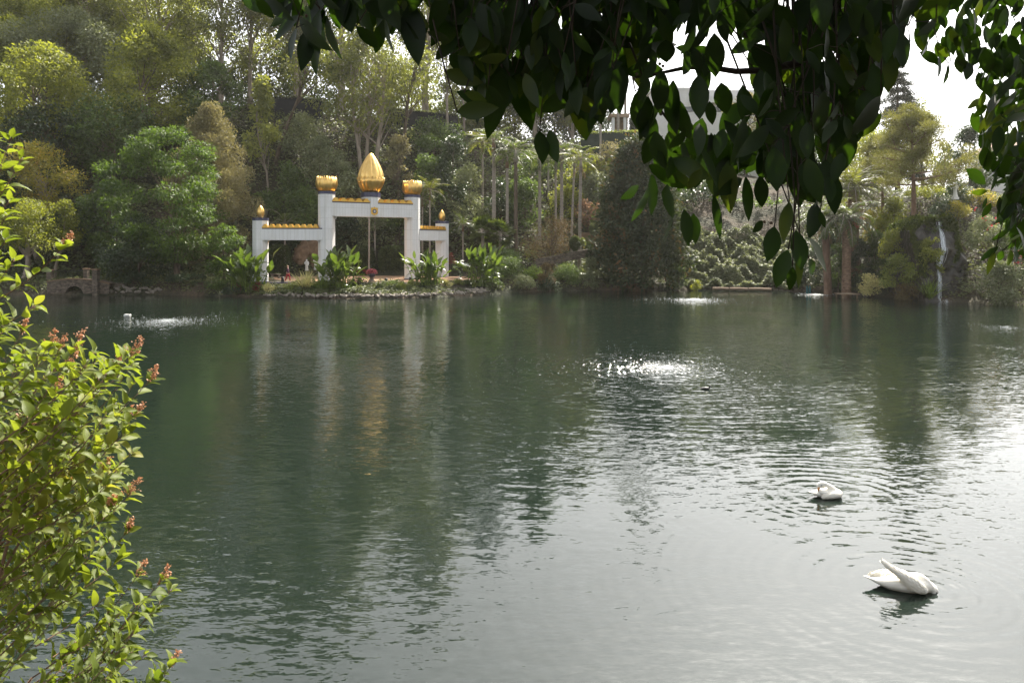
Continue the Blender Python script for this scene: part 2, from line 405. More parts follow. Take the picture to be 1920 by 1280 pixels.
def ground(X, Y):
    X = np.asarray(X, float); Y = np.asarray(Y, float)
    Ys = np.maximum(Y, 8.0)
    px = 960 + F * X / Ys
    d = Ys - shore(px)
    zf, wf, sl_, zt = (np.interp(px, _h[:, 0], _h[:, i]) for i in (1, 2, 3, 4))
    wb = np.interp(px, [380, 440, 900, 980], [1.6, 5.2, 5.2, 2.5])
    bank = np.where(d > 0, .12 + (zf - .12) * np.clip(d / wb, 0, 1), np.clip(.12 + d * .8, -2.5, .12)) 
    hill = np.clip((d - wf) * sl_, 0, None)
    cap = zt - zf
    hill = np.where(hill > cap * 0.8, cap * 0.8 + cap * 0.2 * (1 - np.exp(-(hill - cap * 0.8) / (cap * 0.2 + 1e-6))), hill) + np.clip((d - wf) * 0.03, 0, 6)
    z = bank + np.where(d > 0, hill, 0)
    rough = np.clip(hill / 6, 0, 1)
    z = z + rough * (0.7 * sn(X * .35, Y * .35, 0, 1.0) + 0.35 * sn(X * .9, Y * .8, 0, 4.0))
    z = np.where(d < 0, np.maximum(bank, -2.5) , z)
    near = 3.4 - np.clip((Y - 1.2) * 0.95, 0, 6.0)
    z = np.where(Y < 8, np.maximum(near + 0.08 * sn(X * 2, Y * 2), -2.5), z)
    return z

def axis(lo, hi, step, far):
    a = np.arange(lo, hi + 1e-6, step)
    return np.concatenate([[-far, lo * 1.4], a, [hi * 1.4, far]])
gx = axis(-130, 130, 1.25, 300); gy = np.concatenate([[-70, -40, -20, -8, -3, 0], np.arange(1, 8.01, 0.5), np.arange(10, 50, 4), np.arange(50, 140, 1.0), [145, 160, 200, 250, 300]])
XX, YY = np.meshgrid(gx, gy)
ZZ = ground(XX, YY)
ny, nx = XX.shape
ii = (np.arange(ny - 1)[:, None] * nx + np.arange(nx - 1)[None]).ravel()
g = Geo().add(np.stack([XX, YY, ZZ], -1).reshape(-1, 3), np.stack([ii, ii + 1, ii + nx + 1, ii + nx], 1))

def ground_mat():
    m, nt, b, out = newmat('hillside_soil_and_litter')
    tc = node(nt, 'ShaderNodeTexCoord')
    n1 = node(nt, 'ShaderNodeTexNoise'); n1.inputs['Scale'].default_value = 0.25; n1.inputs['Detail'].default_value = 6
    n2 = node(nt, 'ShaderNodeTexNoise'); n2.inputs['Scale'].default_value = 3.5; n2.inputs['Detail'].default_value = 6
    for n in (n1, n2): nt.links.new(tc.outputs['Object'], n.inputs['Vector'])
    c1 = ramp(nt, n1.outputs[0], [(0.38, (0.028, 0.032, 0.014)), (0.62, (0.075, 0.055, 0.035))])
    c2 = ramp(nt, n2.outputs[0], [(0.3, (0.5, 0.5, 0.5)), (0.7, (1.3, 1.25, 1.15))])
    mx = node(nt, 'ShaderNodeMix', data_type='RGBA', blend_type='MULTIPLY'); mx.inputs[0].default_value = 1
    nt.links.new(c1, mx.inputs[6]); nt.links.new(c2, mx.inputs[7]); nt.links.new(mx.outputs[2], b.inputs['Base Color'])
    bp = node(nt, 'ShaderNodeBump'); bp.inputs['Distance'].default_value = 0.25; nt.links.new(n2.outputs[0], bp.inputs['Height']); nt.links.new(bp.outputs[0], b.inputs['Normal'])
    b.inputs['Roughness'].default_value = 0.95
    return m
tag(g.obj('ground', ground_mat(), smooth=True), kind='structure')

# ------------------------------------------------------------------ lake
def wl(x, y):      # point on the water under a pixel
    Y = EYE * F / (y - HZ)
    return ((x - 960) * Y / F, Y)
SWAN_A = wl(1547, 931)
SWAN_B = wl(1690, 1102)
AER = [(wl(1250, 690), 2.6, 1.0), (wl(308, 603), 3.6, 0.9), (wl(1305, 562), 4.2, 0.9), (wl(1885, 614), 3.6, 0.5)]

def water_mat():
    m, nt, b, out = newmat('lake_water')
    nt.nodes.remove(b)
    geo = node(nt, 'ShaderNodeNewGeometry')
    pos = geo.outputs['Position']
    def vm(op, a, c=None):
        n = node(nt, 'ShaderNodeVectorMath', operation=op)
        for i, v in enumerate((a, c)):
            if v is None: continue
            if isinstance(v, (tuple, list)): n.inputs[i].default_value = v
            elif isinstance(v, (int, float)): n.inputs[3].default_value = v
            else: nt.links.new(v, n.inputs[i])
        return n.outputs['Value'] if op in ('LENGTH', 'DOT_PRODUCT') else n.outputs[0]
    def mm(op, a, c=0.0, e=None):
        n = node(nt, 'ShaderNodeMath', operation=op)
        for i, v in enumerate((a, c, e)):
            if v is None: continue
            if isinstance(v, (int, float)): n.inputs[i].default_value = v
            else: nt.links.new(v, n.inputs[i])
        return n.outputs[0]
    def scale(v, f):
        n = node(nt, 'ShaderNodeVectorMath', operation='SCALE'); nt.links.new(v, n.inputs[0])
        if isinstance(f, (int, float)): n.inputs[3].default_value = f
        else: nt.links.new(f, n.inputs[3])
        return n.outputs[0]
    def slope(sx, sy, amp, detail=1.0, rot=0.0, dist=0.0):
        mp = node(nt, 'ShaderNodeMapping'); mp.inputs['Scale'].default_value = (sx, sy, 1); mp.inputs['Rotation'].default_value = (0, 0, rot)
        nt.links.new(pos, mp.inputs[0])
        n = node(nt, 'ShaderNodeTexNoise'); n.inputs['Scale'].default_value = 1.0; n.inputs['Detail'].default_value = detail; n.inputs['Roughness'].default_value = 0.5
        n.inputs['Distortion'].default_value = dist
        nt.links.new(mp.outputs[0], n.inputs['Vector'])
        c = vm('SUBTRACT', n.outputs['Color'], (0.5, 0.5, 0.5))
        return vm('MULTIPLY', c, (amp * 0.7, amp, 0.0))
    def fac(sc, lo, hi, seed=0.0):
        mp = node(nt, 'ShaderNodeMapping'); mp.inputs['Scale'].default_value = (sc, sc * 1.6, 1); mp.inputs['Location'].default_value = (seed, seed, 0)
        nt.links.new(pos, mp.inputs[0])
        n = node(nt, 'ShaderNodeTexNoise'); n.inputs['Scale'].default_value = 1; n.inputs['Detail'].default_value = 2; nt.links.new(mp.outputs[0], n.inputs['Vector'])
        r = node(nt, 'ShaderNodeMapRange'); r.inputs[1].default_value = 0.35; r.inputs[2].default_value = 0.65; r.inputs[3].default_value = lo; r.inputs[4].default_value = hi
        nt.links.new(n.outputs[0], r.inputs[0]); return r.outputs[0]
    # wind ripples die out towards the near left corner and grow away from the bank
    sep = node(nt, 'ShaderNodeSeparateXYZ'); nt.links.new(pos, sep.inputs[0])
    grow = node(nt, 'ShaderNodeMapRange'); grow.inputs[1].default_value = 8; grow.inputs[2].default_value = 22; grow.inputs[3].default_value = 0.6; grow.inputs[4].default_value = 1.0
    nt.links.new(sep.outputs[1], grow.inputs[0])
    s = slope(2.4, 8.0, 0.20, 1.0, 0.12, 0.4)
    s = vm('ADD', s, slope(6, 22.0, 0.24, 2, -0.18, 0.3))
    s = vm('ADD', s, slope(0.5, 1.3, 0.03, 1.0, 0.3))
    s = vm('ADD', s, slope(14, 46.0, 0.20, 1.5, 0.1))
    s = scale(s, mm('MULTIPLY', fac(0.11, 0.35, 1.15, 3.0), grow.outputs[0]))
    def rings(c, k, amp, reach, r0=0.0):
        d = vm('MULTIPLY', vm('SUBTRACT', pos, (c[0], c[1], 0)), (1, 1, 0))
        r = vm('LENGTH', d)
        dn = vm('NORMALIZE', d)
        # irregular spacing
        w = mm('SINE', mm('ADD', mm('MULTIPLY', r, k), mm('MULTIPLY', mm('SINE', mm('MULTIPLY', r, k * 0.23)), 1.6)))
        f = mm('MULTIPLY', mm('EXPONENT', mm('MULTIPLY', r, -1.0 / reach)), amp)
        return scale(dn, mm('MULTIPLY', mm('MULTIPLY', w, f), fac(0.5, 0.2, 1.2, c[0])))
    s = vm('ADD', s, rings(SWAN_A, 22, 0.095, 1.5))
    s = vm('ADD', s, rings((SWAN_A[0] + 0.25, SWAN_A[1] - 0.2), 17, 0.05, 2.2))
    s = vm('ADD', s, rings((SWAN_B[0] + 0.38, SWAN_B[1] - 0.05), 42, 0.12, 0.8))
    s = vm('ADD', s, rings((SWAN_B[0] + 0.1, SWAN_B[1]), 24, 0.085, 2.8))
    s = vm('ADD', s, slope(1.1, 5.5, 0.055, 1.0, -0.45, 1.2))
    def churn(c, R_, amp):
        d = vm('MULTIPLY', vm('SUBTRACT', pos, (c[0], c[1], 0)), (1, 1, 0))
        f = mm('MULTIPLY', mm('EXPONENT', mm('MULTIPLY', vm('LENGTH', d), -1.0 / R_)), amp)
        return scale(slope(5, 9, 1.0, 2, 0.4, 0.5), f)
    for (c, rr, a) in AER: s = vm('ADD', s, churn(c, rr * .9, 1.1 * a))
    for (c, rr, a) in AER:
        s = vm('ADD', s, rings(c, 13, 0.13 * a, rr * 1.2))
    s = vm('ADD', s, rings(AER[0][0], 11, 0.03, 14))
    nrm = vm('NORMALIZE', vm('ADD', s, (0, 0, 1)))
    fr = node(nt, 'ShaderNodeFresnel'); fr.inputs['IOR'].default_value = 1.43; nt.links.new(nrm, fr.inputs['Normal'])
    di = node(nt, 'ShaderNodeBsdfDiffuse'); di.inputs[0].default_value = (0.0075, 0.0132, 0.0096, 1)
    gl = node(nt, 'ShaderNodeBsdfGlossy'); gl.inputs['Roughness'].default_value = 0.035; gl.inputs[0].default_value = (1, 1, 0.985, 1)
    nt.links.new(nrm, gl.inputs['Normal'])
    ms = node(nt, 'ShaderNodeMixShader'); nt.links.new(fr.outputs[0], ms.inputs[0]); nt.links.new(di.outputs[0], ms.inputs[1]); nt.links.new(gl.outputs[0], ms.inputs[2])
    nt.links.new(ms.outputs[0], out.inputs[0])
    return m
g = Geo().add([(-298, 2, 0), (298, 2, 0), (298, 110, 0), (-298, 110, 0)], [(0, 1, 2, 3)])
tag(g.obj('water', water_mat()), kind='structure')

# ------------------------------------------------------------------ plaza behind the shore planting and the garden path
def sheet(name, outline, mat, lift, kind='structure', sub=1.0):
    pts = np.array([((x - 960) * Y / F, Y) for x, Y in outline])
    bm = bmesh.new()
    vs = [bm.verts.new((p[0], p[1], float(ground(p[0], p[1])) + lift)) for p in pts]
    bm.faces.new(vs)
    me = bpy.data.meshes.new(name); bm.to_mesh(me); bm.free(); me.materials.append(mat)
    o = bpy.data.objects.new(name, me); COL.objects.link(o)
    return tag(o, kind=kind)
sheet('path', [(488, 76.0), (560, 75.5), (700, 76.0), (800, 77.5), (905, 82), (905, 87), (850, 90), (690, 92.5), (560, 90), (500, 88)], M['plaza'], 0.03)

# ------------------------------------------------------------------ the white and gold gate
GA = empty('lotus_gate', (-15.0, 80.0, 1.2), 'white gate of octagonal pillars and beams crowned with gold lotus buds on the far shore', 'gate')
PL = {'LS': np.array((-25.80, 76.6)), 'TL': np.array((-19.24, 77.5)), 'TR': np.array((-11.06, 82.8)), 'RS': np.array((-8.20, 87.5))}
GZ = 1.2
def octagon(c, a, rot, z):
    """ring with apothem a; one face looks along direction rot"""
    R = a / math.cos(math.pi / 8)
    th = rot + math.pi / 8 + np.arange(8) * math.pi / 4
    return np.stack([c[0] + R * np.cos(th), c[1] + R * np.sin(th), np.full(8, z)], 1)
def axis_of(p, q):
    u = unit(q - p); n = np.array((u[1], -u[0]))         # n looks at the lake
    return u, n
def pillar(c, a, n, z0, z1, collar_h, name='pillar'):
    rot = math.atan2(n[1], n[0])
    o = Geo().rings([octagon(c, a, rot, z0), octagon(c, a, rot, z1)]).obj(name, M['white'], GA)
    Geo().rings([octagon(c, a * 1.03, rot, z1 + .001), octagon(c, a * 1.03, rot, z1 + collar_h)]).obj('tile_collar', M['navy'], o)
    Geo().rings([octagon(c, a * 1.04, rot, z0 - .4), octagon(c, a * 1.04, rot, z0 + 0.12)]).obj('tile_plinth', M['navy'], o)
    return o
uC, nC = axis_of(PL['TL'], PL['TR']); uL, nL = axis_of(PL['LS'], PL['TL']); uR, nR = axis_of(PL['TR'], PL['RS'])
aT, aS = 0.80, 0.74
pillar(PL['TL'], aT, nC, GZ, 10.28, 0.28); pillar(PL['TR'], aT, nC, GZ, 10.28, 0.28)
pillar(PL['LS'], aS, nL, GZ, 7.52, 0.28); pillar(PL['RS'], aS, nR, GZ, 7.52, 0.28)
CC = (PL['TL'] + PL['TR']) / 2
def beam(p, q, u, n, s0, s1, front, depth, z0, z1, teeth, name):
    """white beam from s0 to s1 metres along u from p, front face 'front' metres ahead of the pillar axis, stepped gold crenellation on top"""
    L = s1 - s0
    Rm = np.array([[u[0], -n[0], 0], [u[1], -n[1], 0], [0, 0, 1]])
    def bx(g, a, b, fr, dp, za, zb):
        c = p + u * (a + b) / 2 + n * (fr - dp / 2)
        g.box((c[0], c[1], (za + zb) / 2), b - a, dp, zb - za, Rm)
    g = Geo(); bx(g, s0, s1, front, depth, z0, z1)
    o = g.obj(name, M['white'], GA)
    g = Geo(); bx(g, s0 + .02, s1 - .02, front + .02, depth + .04, z1 + .001, z1 + .11); g.obj('tile_band', M['navy'], o)
    for a, b, k in teeth:
        g = Geo(); bx(g, a, b, front + .05, depth + .10, z1 + .111, z1 + .22)
        w = (b - a) / k
        for i in range(k):
            m0 = a + (i + .5) * w
            bx(g, m0 - w * .36, m0 + w * .36, front + .048, depth + .096, z1 + .2205, z1 + .36)
            bx(g, m0 - w * .20, m0 + w * .20, front + .046, depth + .092, z1 + .3605, z1 + .50)
        g.obj('crenellation', M['goldflat'], o)
    return o
Lc = np.linalg.norm(PL['TR'] - PL['TL']); Ll = np.linalg.norm(PL['TL'] - PL['LS']); Lr = np.linalg.norm(PL['RS'] - PL['TR'])
fr = aT + 0.03
cbeam = beam(PL['TL'], PL['TR'], uC, nC, 0.30, Lc - 0.30, fr, 1.15, 8.02, 9.42, [(0.30, Lc / 2 - .42, 5), (Lc / 2 + .42, Lc - .30, 5)], 'beam')
beam(PL['LS'], PL['TL'], uL, nL, 0.28, Ll - 0.35, aS + .03, 1.1, 5.52, 6.66, [(0.28, Ll - .72, 9)], 'beam')
beam(PL['TR'], PL['RS'], uR, nR, 0.35, Lr - 0.28, aS + .03, 1.1, 5.52, 6.66, [(0.72, Lr - .28, 9)], 'beam')
def haunch(p, u, n, s, sgn, front, depth, z):
    a = p + u * s; r = 0.32
    pr = [(0, 0)] + [(r - r * math.sin(t), r - r * math.cos(t)) for t in np.linspace(0, math.pi / 2, 6)]
    # quarter fillet under the beam end
    prof = [(0, 0), (r, 0)] + [(r - r * math.sin(t), r - r * math.cos(t)) for t in np.linspace(0.15, math.pi / 2 - .15, 5)] + [(0, r)]
    prof = [(0, 0.001), (r, 0.001), (r * .55, r * .12), (r * .25, r * .3), (r * .1, r * .6), (0, r)]
    A = []; B = []
    for x, y in prof:
        q = a + u * sgn * x
        f = q + n * (front - .01); b_ = q + n * (front - depth + .01)
        A.append((f[0], f[1], z - y)); B.append((b_[0], b_[1], z - y))
    return Geo().rings([np.array(A), np.array(B)]).obj('haunch', M['white'], GA)
haunch(PL['TL'], uC, nC, aT * .99, 1, fr - .2, .8, 8.02); haunch(PL['TR'], uC, nC, -aT * .99, -1, fr - .2, .8, 8.02)
haunch(PL['LS'], uL, nL, aS * .99, 1, aS - .2, .8, 5.52); haunch(PL['TL'], uL, nL, -aT * .95, -1, aS - .2, .8, 5.52)
haunch(PL['RS'], uR, nR, -aS * .99, -1, aS - .2, .8, 5.52)
# centre post carrying the great bud, its front a little proud of the beam
rot = math.atan2(nC[1], nC[0])
post = Geo().rings([octagon(CC, 0.915, rot, 9.421), octagon(CC, 0.915, rot, 10.12)]).obj('bud_post', M['white'], GA)
Geo().rings([octagon(CC, 0.95, rot, 10.121), octagon(CC, 0.95, rot, 10.62)]).obj('tile_collar', M['navy'], post)
Rm = np.array([[uC[0], -nC[0], 0], [uC[1], -nC[1], 0], [0, 0, 1]])
q = CC + nC * (0.915 - 0.35)
Geo().box((q[0], q[1], (8.10 + 9.98) / 2), 0.82, 0.76, 1.88, Rm).obj('post_face', M['white'], post)

def lotus(c, z, prof, petals, name, teeth=0.0, outer=None, n=160):
    """gold lotus: petals as rounded lobes round the axis; 'teeth' cuts pointed tips into the open rim; 'outer' is a second, shorter ring of petals"""
    def shell(prof, grow, tooth, close):
        th = np.arange(n) * 2 * math.pi / n
        lobe = 1 - 0.10 * (1 - np.abs(np.sin(th * petals / 2)) ** 0.35)
        R = []
        for i, (r, h) in enumerate(prof):
            zz = np.full(n, z + h)
            if tooth and i == len(prof) - 1:
                saw = np.abs(((th * petals * 2 / (2 * math.pi)) % 1) - 0.5) * 2
                zz = zz + tooth * (saw - 0.2)
            rr = (r + grow) * lobe
            R.append(np.stack([c[0] + rr * np.cos(th), c[1] + rr * np.sin(th), zz], 1))
        return R
    g = Geo()
    R = shell(prof, 0, teeth, True)
    if teeth:                                     # open bowl: wall with thickness and an inner floor
        inner = []
        for ring in R[::-1]:
            d = ring - np.array((c[0], c[1], 0)); d[:, 2] = 0
            k = ring.copy(); k[:, :2] -= d[:, :2] * 0.07; k[:, 2] -= 0.02
            inner.append(k)
        g.rings(R + inner[:-2])
    else:
        g.rings(R)
    o = g.obj(name, M['gold'], GA, smooth=True)
    if outer:
        g = Geo(); R = shell(outer, 0.035, teeth or 0.30, False)
        inner = [r - np.array((0, 0, 0.01)) for r in R[::-1]]
        for k in inner:
            d = k[:, :2] - np.asarray(c)[:2]; k[:, :2] -= d * 0.03
        g.rings(R + inner[:-1]); g.obj('outer_petals', M['gold'], o, smooth=True)
    return o
bud = [(0.72, 0), (0.95, .25), (1.18, .62), (1.36, 1.05), (1.43, 1.5), (1.38, 1.95), (1.22, 2.45), (1.0, 2.95), (0.72, 3.45), (0.45, 3.88), (0.22, 4.16), (0.08, 4.25), (0.01, 4.26)]
lotus(CC, 10.621, bud, 10, 'lotus_bud', outer=[(0.74, 0), (0.97, .25), (1.20, .62), (1.38, 1.05), (1.45, 1.42)])
bowl = [(0.70, 0), (0.88, .12), (1.05, .38), (1.13, .72), (1.11, 1.05), (0.99, 1.38)]
lotus(PL['TL'], 10.561, bowl, 12, 'lotus_bowl', teeth=0.24)
lotus(PL['TR'], 10.561, bowl, 12, 'lotus_bowl', teeth=0.24)
sb = [(0.2, 0), (0.28, .12), (0.37, .36), (0.40, .58), (0.36, .82), (0.24, 1.05), (0.10, 1.22), (0.02, 1.3)]
lotus(PL['LS'], 7.801, sb, 8, 'lotus_bud', n=64); lotus(PL['RS'], 7.801, sb, 8, 'lotus_bud', n=64)
# crest on the middle of the great beam: gold lotus plaque, navy disc, white star
def flat(name, pts, c, z, off, th, mat, parent):
    A = []; B = []
    for x, y in pts:
        q = c + uC * x
        f = q + nC * (off + th); b_ = q + nC * off
        A.append((f[0], f[1], z + y)); B.append((b_[0], b_[1], z + y))
    return Geo().rings([np.array(A), np.array(B)]).obj(name, mat, parent)
ez = 8.62; eo = 0.951
lot = [(0, -.46), (.16, -.38), (.30, -.36), (.38, -.18), (.37, .1), (.40, .40), (.27, .30), (.20, .42), (.10, .34), (0, .48), (-.10, .34), (-.20, .42), (-.27, .30), (-.40, .40), (-.37, .1), (-.38, -.18), (-.30, -.36), (-.16, -.38)]
cr = flat('crest', lot, CC, ez, eo, .06, M['goldflat'], GA)
flat('crest_disc', [(.22 * math.cos(t), -.02 + .22 * math.sin(t)) for t in np.linspace(0, 2 * math.pi, 24, False)], CC, ez, eo + .061, .02, M['navy'], cr)
flat('crest_star', [((.15 if i % 2 == 0 else .062) * math.sin(i * math.pi / 5), -.02 + (.15 if i % 2 == 0 else .062) * math.cos(i * math.pi / 5)) for i in range(10)], CC, ez, eo + .082, .012, M['marble'], cr)
# small framed grille low on the right tall pillar
q = PL['TR'] + nC * (aT + .01) + uC * 0.05
pq = Geo(); pq.box((q[0], q[1], 2.35), .46, .02, .40, Rm)
vent = pq.obj('vent_grille', solid('vent_grey', (0.45, 0.44, 0.42), (0.5, 0.49, 0.47), 3, 0.7), GA)
sg = Geo()
for i in range(3):
    c2 = q + nC * .016
    sg.box((c2[0], c2[1], 2.24 + i * .11), .40, .012, .03, Rm)
sg.obj('vent_slat', M['black'], vent)
# navy tiled kerb joining the left pillars
a_ = PL['LS'] + nL * .95 - uL * .2; b_ = PL['TL'] + nL * .95 + uL * 1.0
c_ = (a_ + b_) / 2; RL = np.array([[uL[0], -nL[0], 0], [uL[1], -nL[1], 0], [0, 0, 1]])
Geo().box((c_[0], c_[1], 1.05), np.linalg.norm(b_ - a_), .35, .40, RL).obj('tile_kerb', M['navy'], GA)

# ------------------------------------------------------------------ stone bridge, far left
def px3(x, y, Y): return P3(x, y, Y)
BR = empty('stone_bridge', (-46.5, 75.6, 0), 'low masonry footbridge with one round arch at the left end of the lake', 'bridge')
YB = 75.2
def bridge():
    x0, x1 = P3(88, 550, YB)[0], P3(205, 550, YB)[0]
    cx = P3(139, 550, YB)[0]; r = 0.95
    top = lambda x: 1.15 + 0.42 * (1 - ((x - cx) / (x1 - x0) * 1.9) ** 2)
    th = np.linspace(math.pi, 0, 17)
    arch = [(cx + r * math.cos(t), -0.1 + r * 1.05 * math.sin(t)) for t in th]
    xs = np.linspace(cx - r, cx + r, 17)
    g = Geo()
    for (y, flip) in ((YB, 0), (YB + 2.2, 1)):
        V = [(a[0], y, a[1]) for a in arch] + [(x, y, top(x)) for x in xs]
        Q = [(i, i + 1, 17 + i + 1, 17 + i) for i in range(16)]
        g.add(V, Q)
        for (a, b) in ((x0, cx - r), (cx + r, x1)):
            k = np.linspace(a, b, 7)
            g.add([(x, y, -.6) for x in k] + [(x, y, top(x)) for x in k], [(i, i + 1, 8 + i, 7 + i) for i in range(6)])
    k = np.linspace(x0, x1, 24)
    g.add([(x, YB, top(x)) for x in k] + [(x, YB + 2.2, top(x)) for x in k], [(i, i + 1, 25 + i, 24 + i) for i in range(23)])
    g.add([(a[0], YB, a[1]) for a in arch] + [(a[0], YB + 2.2, a[1]) for a in arch], [(i, i + 1, 18 + i, 17 + i) for i in range(16)])
    g.obj('masonry', M['masonry'], BR)
    g = Geo()
    g.rings([np.array([(x, YB - .06, top(x) + .002), (x, YB - .06, top(x) + .1), (x, YB + .35, top(x) + .1), (x, YB + .35, top(x) + .002)]) for x in k])
    g.obj('coping', M['tan'], BR)
bridge()
def gate_post(x, yt, yb, Y, w, label):
    a = P3(x, yb, Y); b = P3(x, yt, Y)
    o = empty('stone_post', (a[0], a[1], a[2]), label, 'post', 'stone posts at the bridge')
    Geo().box((a[0], a[1], (a[2] + b[2]) / 2 - .06), w, w, b[2] - a[2] - .12, taper=.97).obj('shaft', M['masonry'], o)
    Geo().box((a[0], a[1], b[2] - .058), w * 1.22, w * 1.22, .12).obj('cap', M['tan'], o)
gate_post(162, 503, 529, 78.6, .44, 'slimmer stone post with flat cap set back on the bridge')
gate_post(180, 504, 553, 75.0, .52, 'thicker stone post with flat cap rising from the waterline right of the arch')
gate_post(94, 505, 530, 77.5, .5, 'stone post half hidden by leaves left of the bridge arch')
g = Geo(); a = P3(96, 530, 79.4); b = P3(160, 506, 79.4)
bg = empty('bridge_gate', (a[0], 79.4, 1.2), 'dark barred metal gate between the stone posts above the bridge', 'gate')
for x in np.linspace(a[0] + .3, b[0] - .2, 24): g.tube([(x, 79.4, 1.3), (x, 79.4, b[2])], .02, 5)
g.obj('bars', M['black'], bg)
g = Geo(); g.box(((a[0] + b[0]) / 2, 79.4, b[2] - .1), b[0] - a[0], .05, .05); g.box(((a[0] + b[0]) / 2, 79.4, 1.45), b[0] - a[0], .05, .05); g.obj('rails', M['black'], bg)
g = Geo(); c = P3(218, 535, 76.2); g.box((c[0], c[1] + .3, .75), 1.6, .7, .75)
tag(g.obj('retaining_wall', M['masonry'], origin=(c[0], c[1], 0.4)), 'short square-cut block wall beside the bridge, right of the stone posts', 'wall')

# ------------------------------------------------------------------ screens, house and fences at the top of the hill
def screen(name, pts, h, mat, label, cat='fence', cap=None):
    """upright screen following points (x px, Y); base on the ground"""
    P = [np.array(((x - 960) * Y / F, Y)) for x, Y, yt in pts]
    g = Geo(); tops = [EYE - (yt - HZ) * Y / F for x, Y, yt in pts]
    o = empty(name, (P[0][0], P[0][1], tops[0] - h), label, cat)
    for i in range(len(P) - 1):
        p, q = P[i], P[i + 1]; u = unit(q - p); n = np.array((u[1], -u[0])) * .04
        V = []
        for (s, zz) in ((p, tops[i]), (q, tops[i + 1])):
            for e in (n, -n):
                V += [(s[0] + e[0], s[1] + e[1], zz - h), (s[0] + e[0], s[1] + e[1], zz)]
        g.add(V, [(0, 4, 5, 1), (2, 3, 7, 6), (1, 5, 7, 3), (0, 2, 6, 4), (0, 1, 3, 2), (4, 6, 7, 5)])
    g.obj('panel', mat, o)
    g = Geo()
    for i in range(len(P) - 1):
        L = np.linalg.norm(P[i + 1] - P[i]); k = max(1, int(L / 2.4))
        for j in range(k + 1):
            s = P[i] + (P[i + 1] - P[i]) * j / k; zz = tops[i] + (tops[i + 1] - tops[i]) * j / k
            if i and not j: continue
            Geo().tube([(s[0], s[1] + .1, zz - h), (s[0], s[1] + .1, zz + .12)], .05, 6).obj('post', M['black'], o)
    if cap is not None:
        rng = np.random.default_rng(len(pts)); g = Geo()
        for i in range(len(P) - 1):
            n = int(np.linalg.norm(P[i + 1] - P[i]) * 60); t = rng.random(n)
            b = np.stack([P[i][0] + (P[i + 1][0] - P[i][0]) * t, P[i][1] + (P[i + 1][1] - P[i][1]) * t, tops[i] + (tops[i + 1] - tops[i]) * t], 1)
            b += rng.normal(size=(n, 3)) * (.1, .12, .08)
            leaf_cards(g, b, rvec(rng, n) + (0, 0, .3), rvec(rng, n) + (0, 0, 1), .3, .16)
        g.obj('creeper', cap, o)
    return o
screen('boundary_fence', [(515, 117, 182), (560, 117, 183), (605, 117.5, 190)], 5.2, M['dark'], 'dark screened fence between the trees high above the left part of the gate', cap=LM['ivy'])
screen('boundary_fence', [(715, 118, 203), (780, 118, 208), (858, 118.5, 216)], 7.0, M['dark'], 'long black screened fence on the hilltop behind the leaning trunk', cap=LM['ivy'])
screen('garden_screen', [(1090, 112, 251), (1150, 112, 248), (1215, 112, 246)], 7.0, M['greenscreen'], 'dark green screen on the hilltop under the white house', cap=LM['lime'])

HO = empty('white_house', (P3(1320, 250, 140)[0], 140, 17), 'flat roofed white modern house on the hilltop seen through the hanging leaves', 'house')
def hb(x0, x1, y0, y1, Y, dep, name, mat, par):
    a = P3(x0, y0, Y); b = P3(x1, y1, Y)
    return Geo().box(((a[0] + b[0]) / 2, Y + dep / 2, (a[2] + b[2]) / 2), b[0] - a[0], dep, a[2] - b[2]).obj(name, mat, par)
w = hb(1224, 1500, 169, 372, 140, 12, 'wall', M['housewhite'], HO)
hb(1222, 1300, 164, 168.9, 139.9, 12.2, 'parapet', M['housewhite'], w)
hb(1298, 1420, 180, 192, 138.8, 1.1, 'balcony_slab', M['housewhite'], HO)
o = hb(1282, 1358, 200, 210, 139.9, .08, 'window', M['glass'], HO)
for i in range(3): hb(1306 + i * 19, 1307 + i * 19, 200, 210, 139.86, .03, 'mullion', M['black'], o)
g = Geo(); c = P3(1312, 226, 139.93); r = 1.15
g.rings([np.array([(c[0] + r * k * math.cos(t), c[1], c[2] - .4 + r * k * math.sin(t)) for t in np.linspace(0, math.pi, 16)] ) for k in (1, .86)], cap=False); g.obj('arch_moulding', M['marble'], HO)
PV = empty('pale_pavilion', (P3(1160, 246, 125)[0], 125, 18), 'small open pavilion on pale square columns above the green screen', 'pavilion')
for x in (1150, 1172): hb(x - 2.5, x + 2.5, 220, 252, 125, .5, 'column', M['housewhite'], PV)
hb(1144, 1180, 213, 219.8, 124.8, 4, 'roof', M['roof'], PV)
hb(1147, 1177, 222, 252, 128, .3, 'back_wall', M['tan'], PV)
RH = empty('hillside_house', (P3(1885, 290, 120)[0], 120, 16), 'low house with a tan roof beyond the right-hand hill', 'house')
a = P3(1872, 305, 120); b = P3(1960, 276, 120)
Geo().box(((a[0] + b[0]) / 2, 124, a[2] - 2.6), 8.0, 7, 9.0).obj('wall', M['housewhite'], RH)
g = Geo(); g.add([(a[0] - .6, 119.6, a[2] + 1.9), (b[0] + 1, 119.6, a[2] + 1.9), (b[0] + 1, 128.4, a[2] + 1.9), (a[0] - .6, 128.4, a[2] + 1.9), (a[0] + 2.2, 124, a[2] + 4.4), (b[0] - 2, 124, a[2] + 4.4)], [(0, 1, 5, 4), (2, 3, 4, 5), (0, 3, 2, 1)], [(1, 2, 5), (3, 0, 4)]); g.obj('roof', M['roof'], RH)
